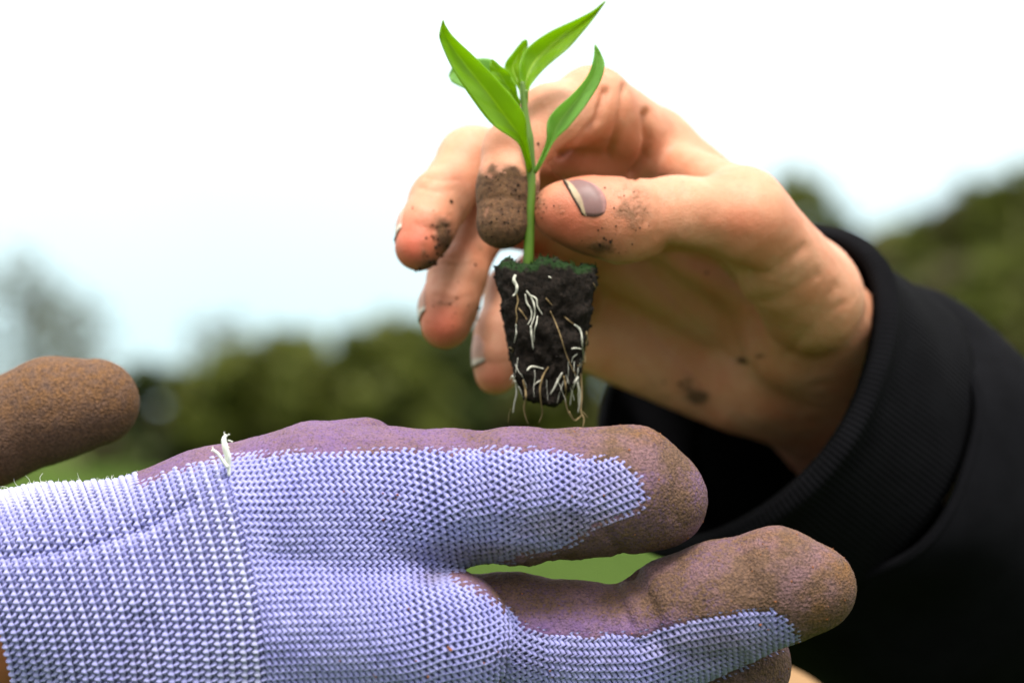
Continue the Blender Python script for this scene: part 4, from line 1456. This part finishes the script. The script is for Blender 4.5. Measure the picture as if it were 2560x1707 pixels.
ROOTS = [  # white/tan, radius mm, zoom-view polyline
    ('w', .62, [(420, 285), (408, 330), (432, 380), (425, 430), (398, 458)]),
    ('t', .30, [(430, 440), (440, 500), (425, 570), (432, 640), (420, 700)]),
    ('w', .30, [(425, 690), (428, 760), (410, 840)]),
    ('t', .28, [(445, 555), (480, 600), (515, 650)]),
    ('w', .34, [(500, 440), (512, 510), (548, 570), (548, 640), (520, 690)]),
    ('w', .36, [(510, 415), (550, 470), (575, 540), (575, 620), (548, 700)]),
    ('w', .34, [(540, 450), (590, 480), (600, 540), (640, 608)]),
    ('w', .40, [(545, 700), (552, 780), (565, 890)]),
    ('w', .26, [(600, 620), (592, 680), (575, 740), (572, 830)]),
    ('t', .24, [(668, 475), (695, 505), (720, 530)]),
    ('t', .24, [(705, 580), (750, 680), (790, 790), (830, 920), (880, 1040), (918, 1110)]),
    ('t', .22, [(820, 625), (860, 660), (900, 690)]),
    ('w', .42, [(900, 690), (940, 720), (960, 770), (970, 840)]),
    ('t', .44, [(1000, 745), (1000, 820), (985, 900), (985, 1000), (930, 1025)]),
    ('w', .30, [(878, 888), (915, 882), (960, 890)]),
    ('w', .28, [(925, 930), (890, 960), (880, 1000)]),
    ('w', .30, [(960, 770), (965, 860), (975, 950), (950, 1040)]),
    ('w', .38, [(515, 1065), (545, 1035), (590, 1035), (650, 1050)]),
    ('t', .34, [(690, 1035), (655, 1090), (635, 1140), (620, 1220), (628, 1320), (640, 1410), (612, 1490)]),
    ('w', .28, [(640, 1140), (600, 1160), (572, 1185)]),
    ('w', .42, [(800, 1085), (765, 1150), (735, 1210), (705, 1260)]),
    ('t', .36, [(815, 1110), (830, 1200), (825, 1300), (850, 1400), (890, 1470)]),
    ('w', .40, [(395, 1110), (425, 1170), (430, 1250), (412, 1330), (400, 1410)]),
    ('w', .26, [(405, 1095), (375, 1140)]),
    ('w', .28, [(415, 1150), (455, 1210), (480, 1280)]),
    ('t', .36, [(480, 1140), (500, 1220), (505, 1290), (490, 1370), (505, 1450), (525, 1500)]),
    ('w', .36, [(935, 1110), (905, 1170), (880, 1240), (865, 1350)]),
    ('w', .34, [(925, 1165), (945, 1230), (945, 1320), (930, 1410)]),
    ('t', .34, [(955, 1090), (960, 1200), (960, 1300), (955, 1400), (980, 1460), (970, 1530)]),
    ('t', .26, [(950, 1390), (985, 1420), (1010, 1450)]),
    ('t', .28, [(860, 1400), (900, 1470), (940, 1450), (960, 1430)]),
    ('t', .16, [(1055, 350), (1080, 400), (1075, 440)]),
    ('t', .22, [(365, 875), (400, 890), (390, 920)]),
    ('t', .14, [(380, 1380), (365, 1440), (362, 1500)]),
    ('w', .30, [(690, 300), (715, 310)]),
]
for col_, r_, pl in ROOTS:
    pix = catmull(np.array(rz(pl)), max(6, 5 * len(pl)))
    pts = []
    last = 343.0
    for (x, y) in pix:
        d = P(x, y, 1.0); d /= np.linalg.norm(d)
        h = PB.ray_cast(Vector((0, 0, 0)), Vector(d), 1000)
        if h[0] is not None:
            last = h[0][1] - DOFF + 8 - r_ * 0.75
        else:
            last = last + 0.15 * (349 - last)
        pts.append(P(x, y, last))
    pts = np.array(pts)
    for _ in range(2):
        pts[1:-1, 1] = (pts[:-2, 1] + 2 * pts[1:-1, 1] + pts[2:, 1]) / 4
    n_ = len(pts)
    rad = 0.64 * r_ * np.concatenate([np.linspace(0.75, 1, n_ // 3), np.linspace(1, 0.45, n_ - n_ // 3)])
    v, f = tube(pts, rad, 7)
    mesh_obj("root", W(v), f, ROOT_W if col_ == 'w' else ROOT_T, plug)

# finer side roots creeping over the plug and hanging below it
fine = []
for k in range(14):
    x = 1270 + 185 * rng.random(); y = 890 + 90 * rng.random()
    n_pt = 7
    ang = rng.normal(math.pi / 2, 0.25); ln = 8 + 6 * rng.random()
    pts = []
    last = None
    for j in range(n_pt):
        d = P(x, y, 1.0); d /= np.linalg.norm(d)
        h = PB.ray_cast(Vector((0, 0, 0)), Vector(d), 1000)
        if h[0] is not None: last = h[0][1] - DOFF + 8 - 0.1
        elif last is None: break
        pts.append(P(x, y, last))
        x += math.cos(ang) * ln; y += math.sin(ang) * ln
        ang += rng.normal(0, 0.16)
    if len(pts) < 4: continue
    fine.append(tube(catmull(pts, 16), np.linspace(0.09, 0.04, 16), 5))
v, f = merge(fine)
tag(mesh_obj("root_hairs", W(v), f, ROOT_W, plug), kind="stuff")
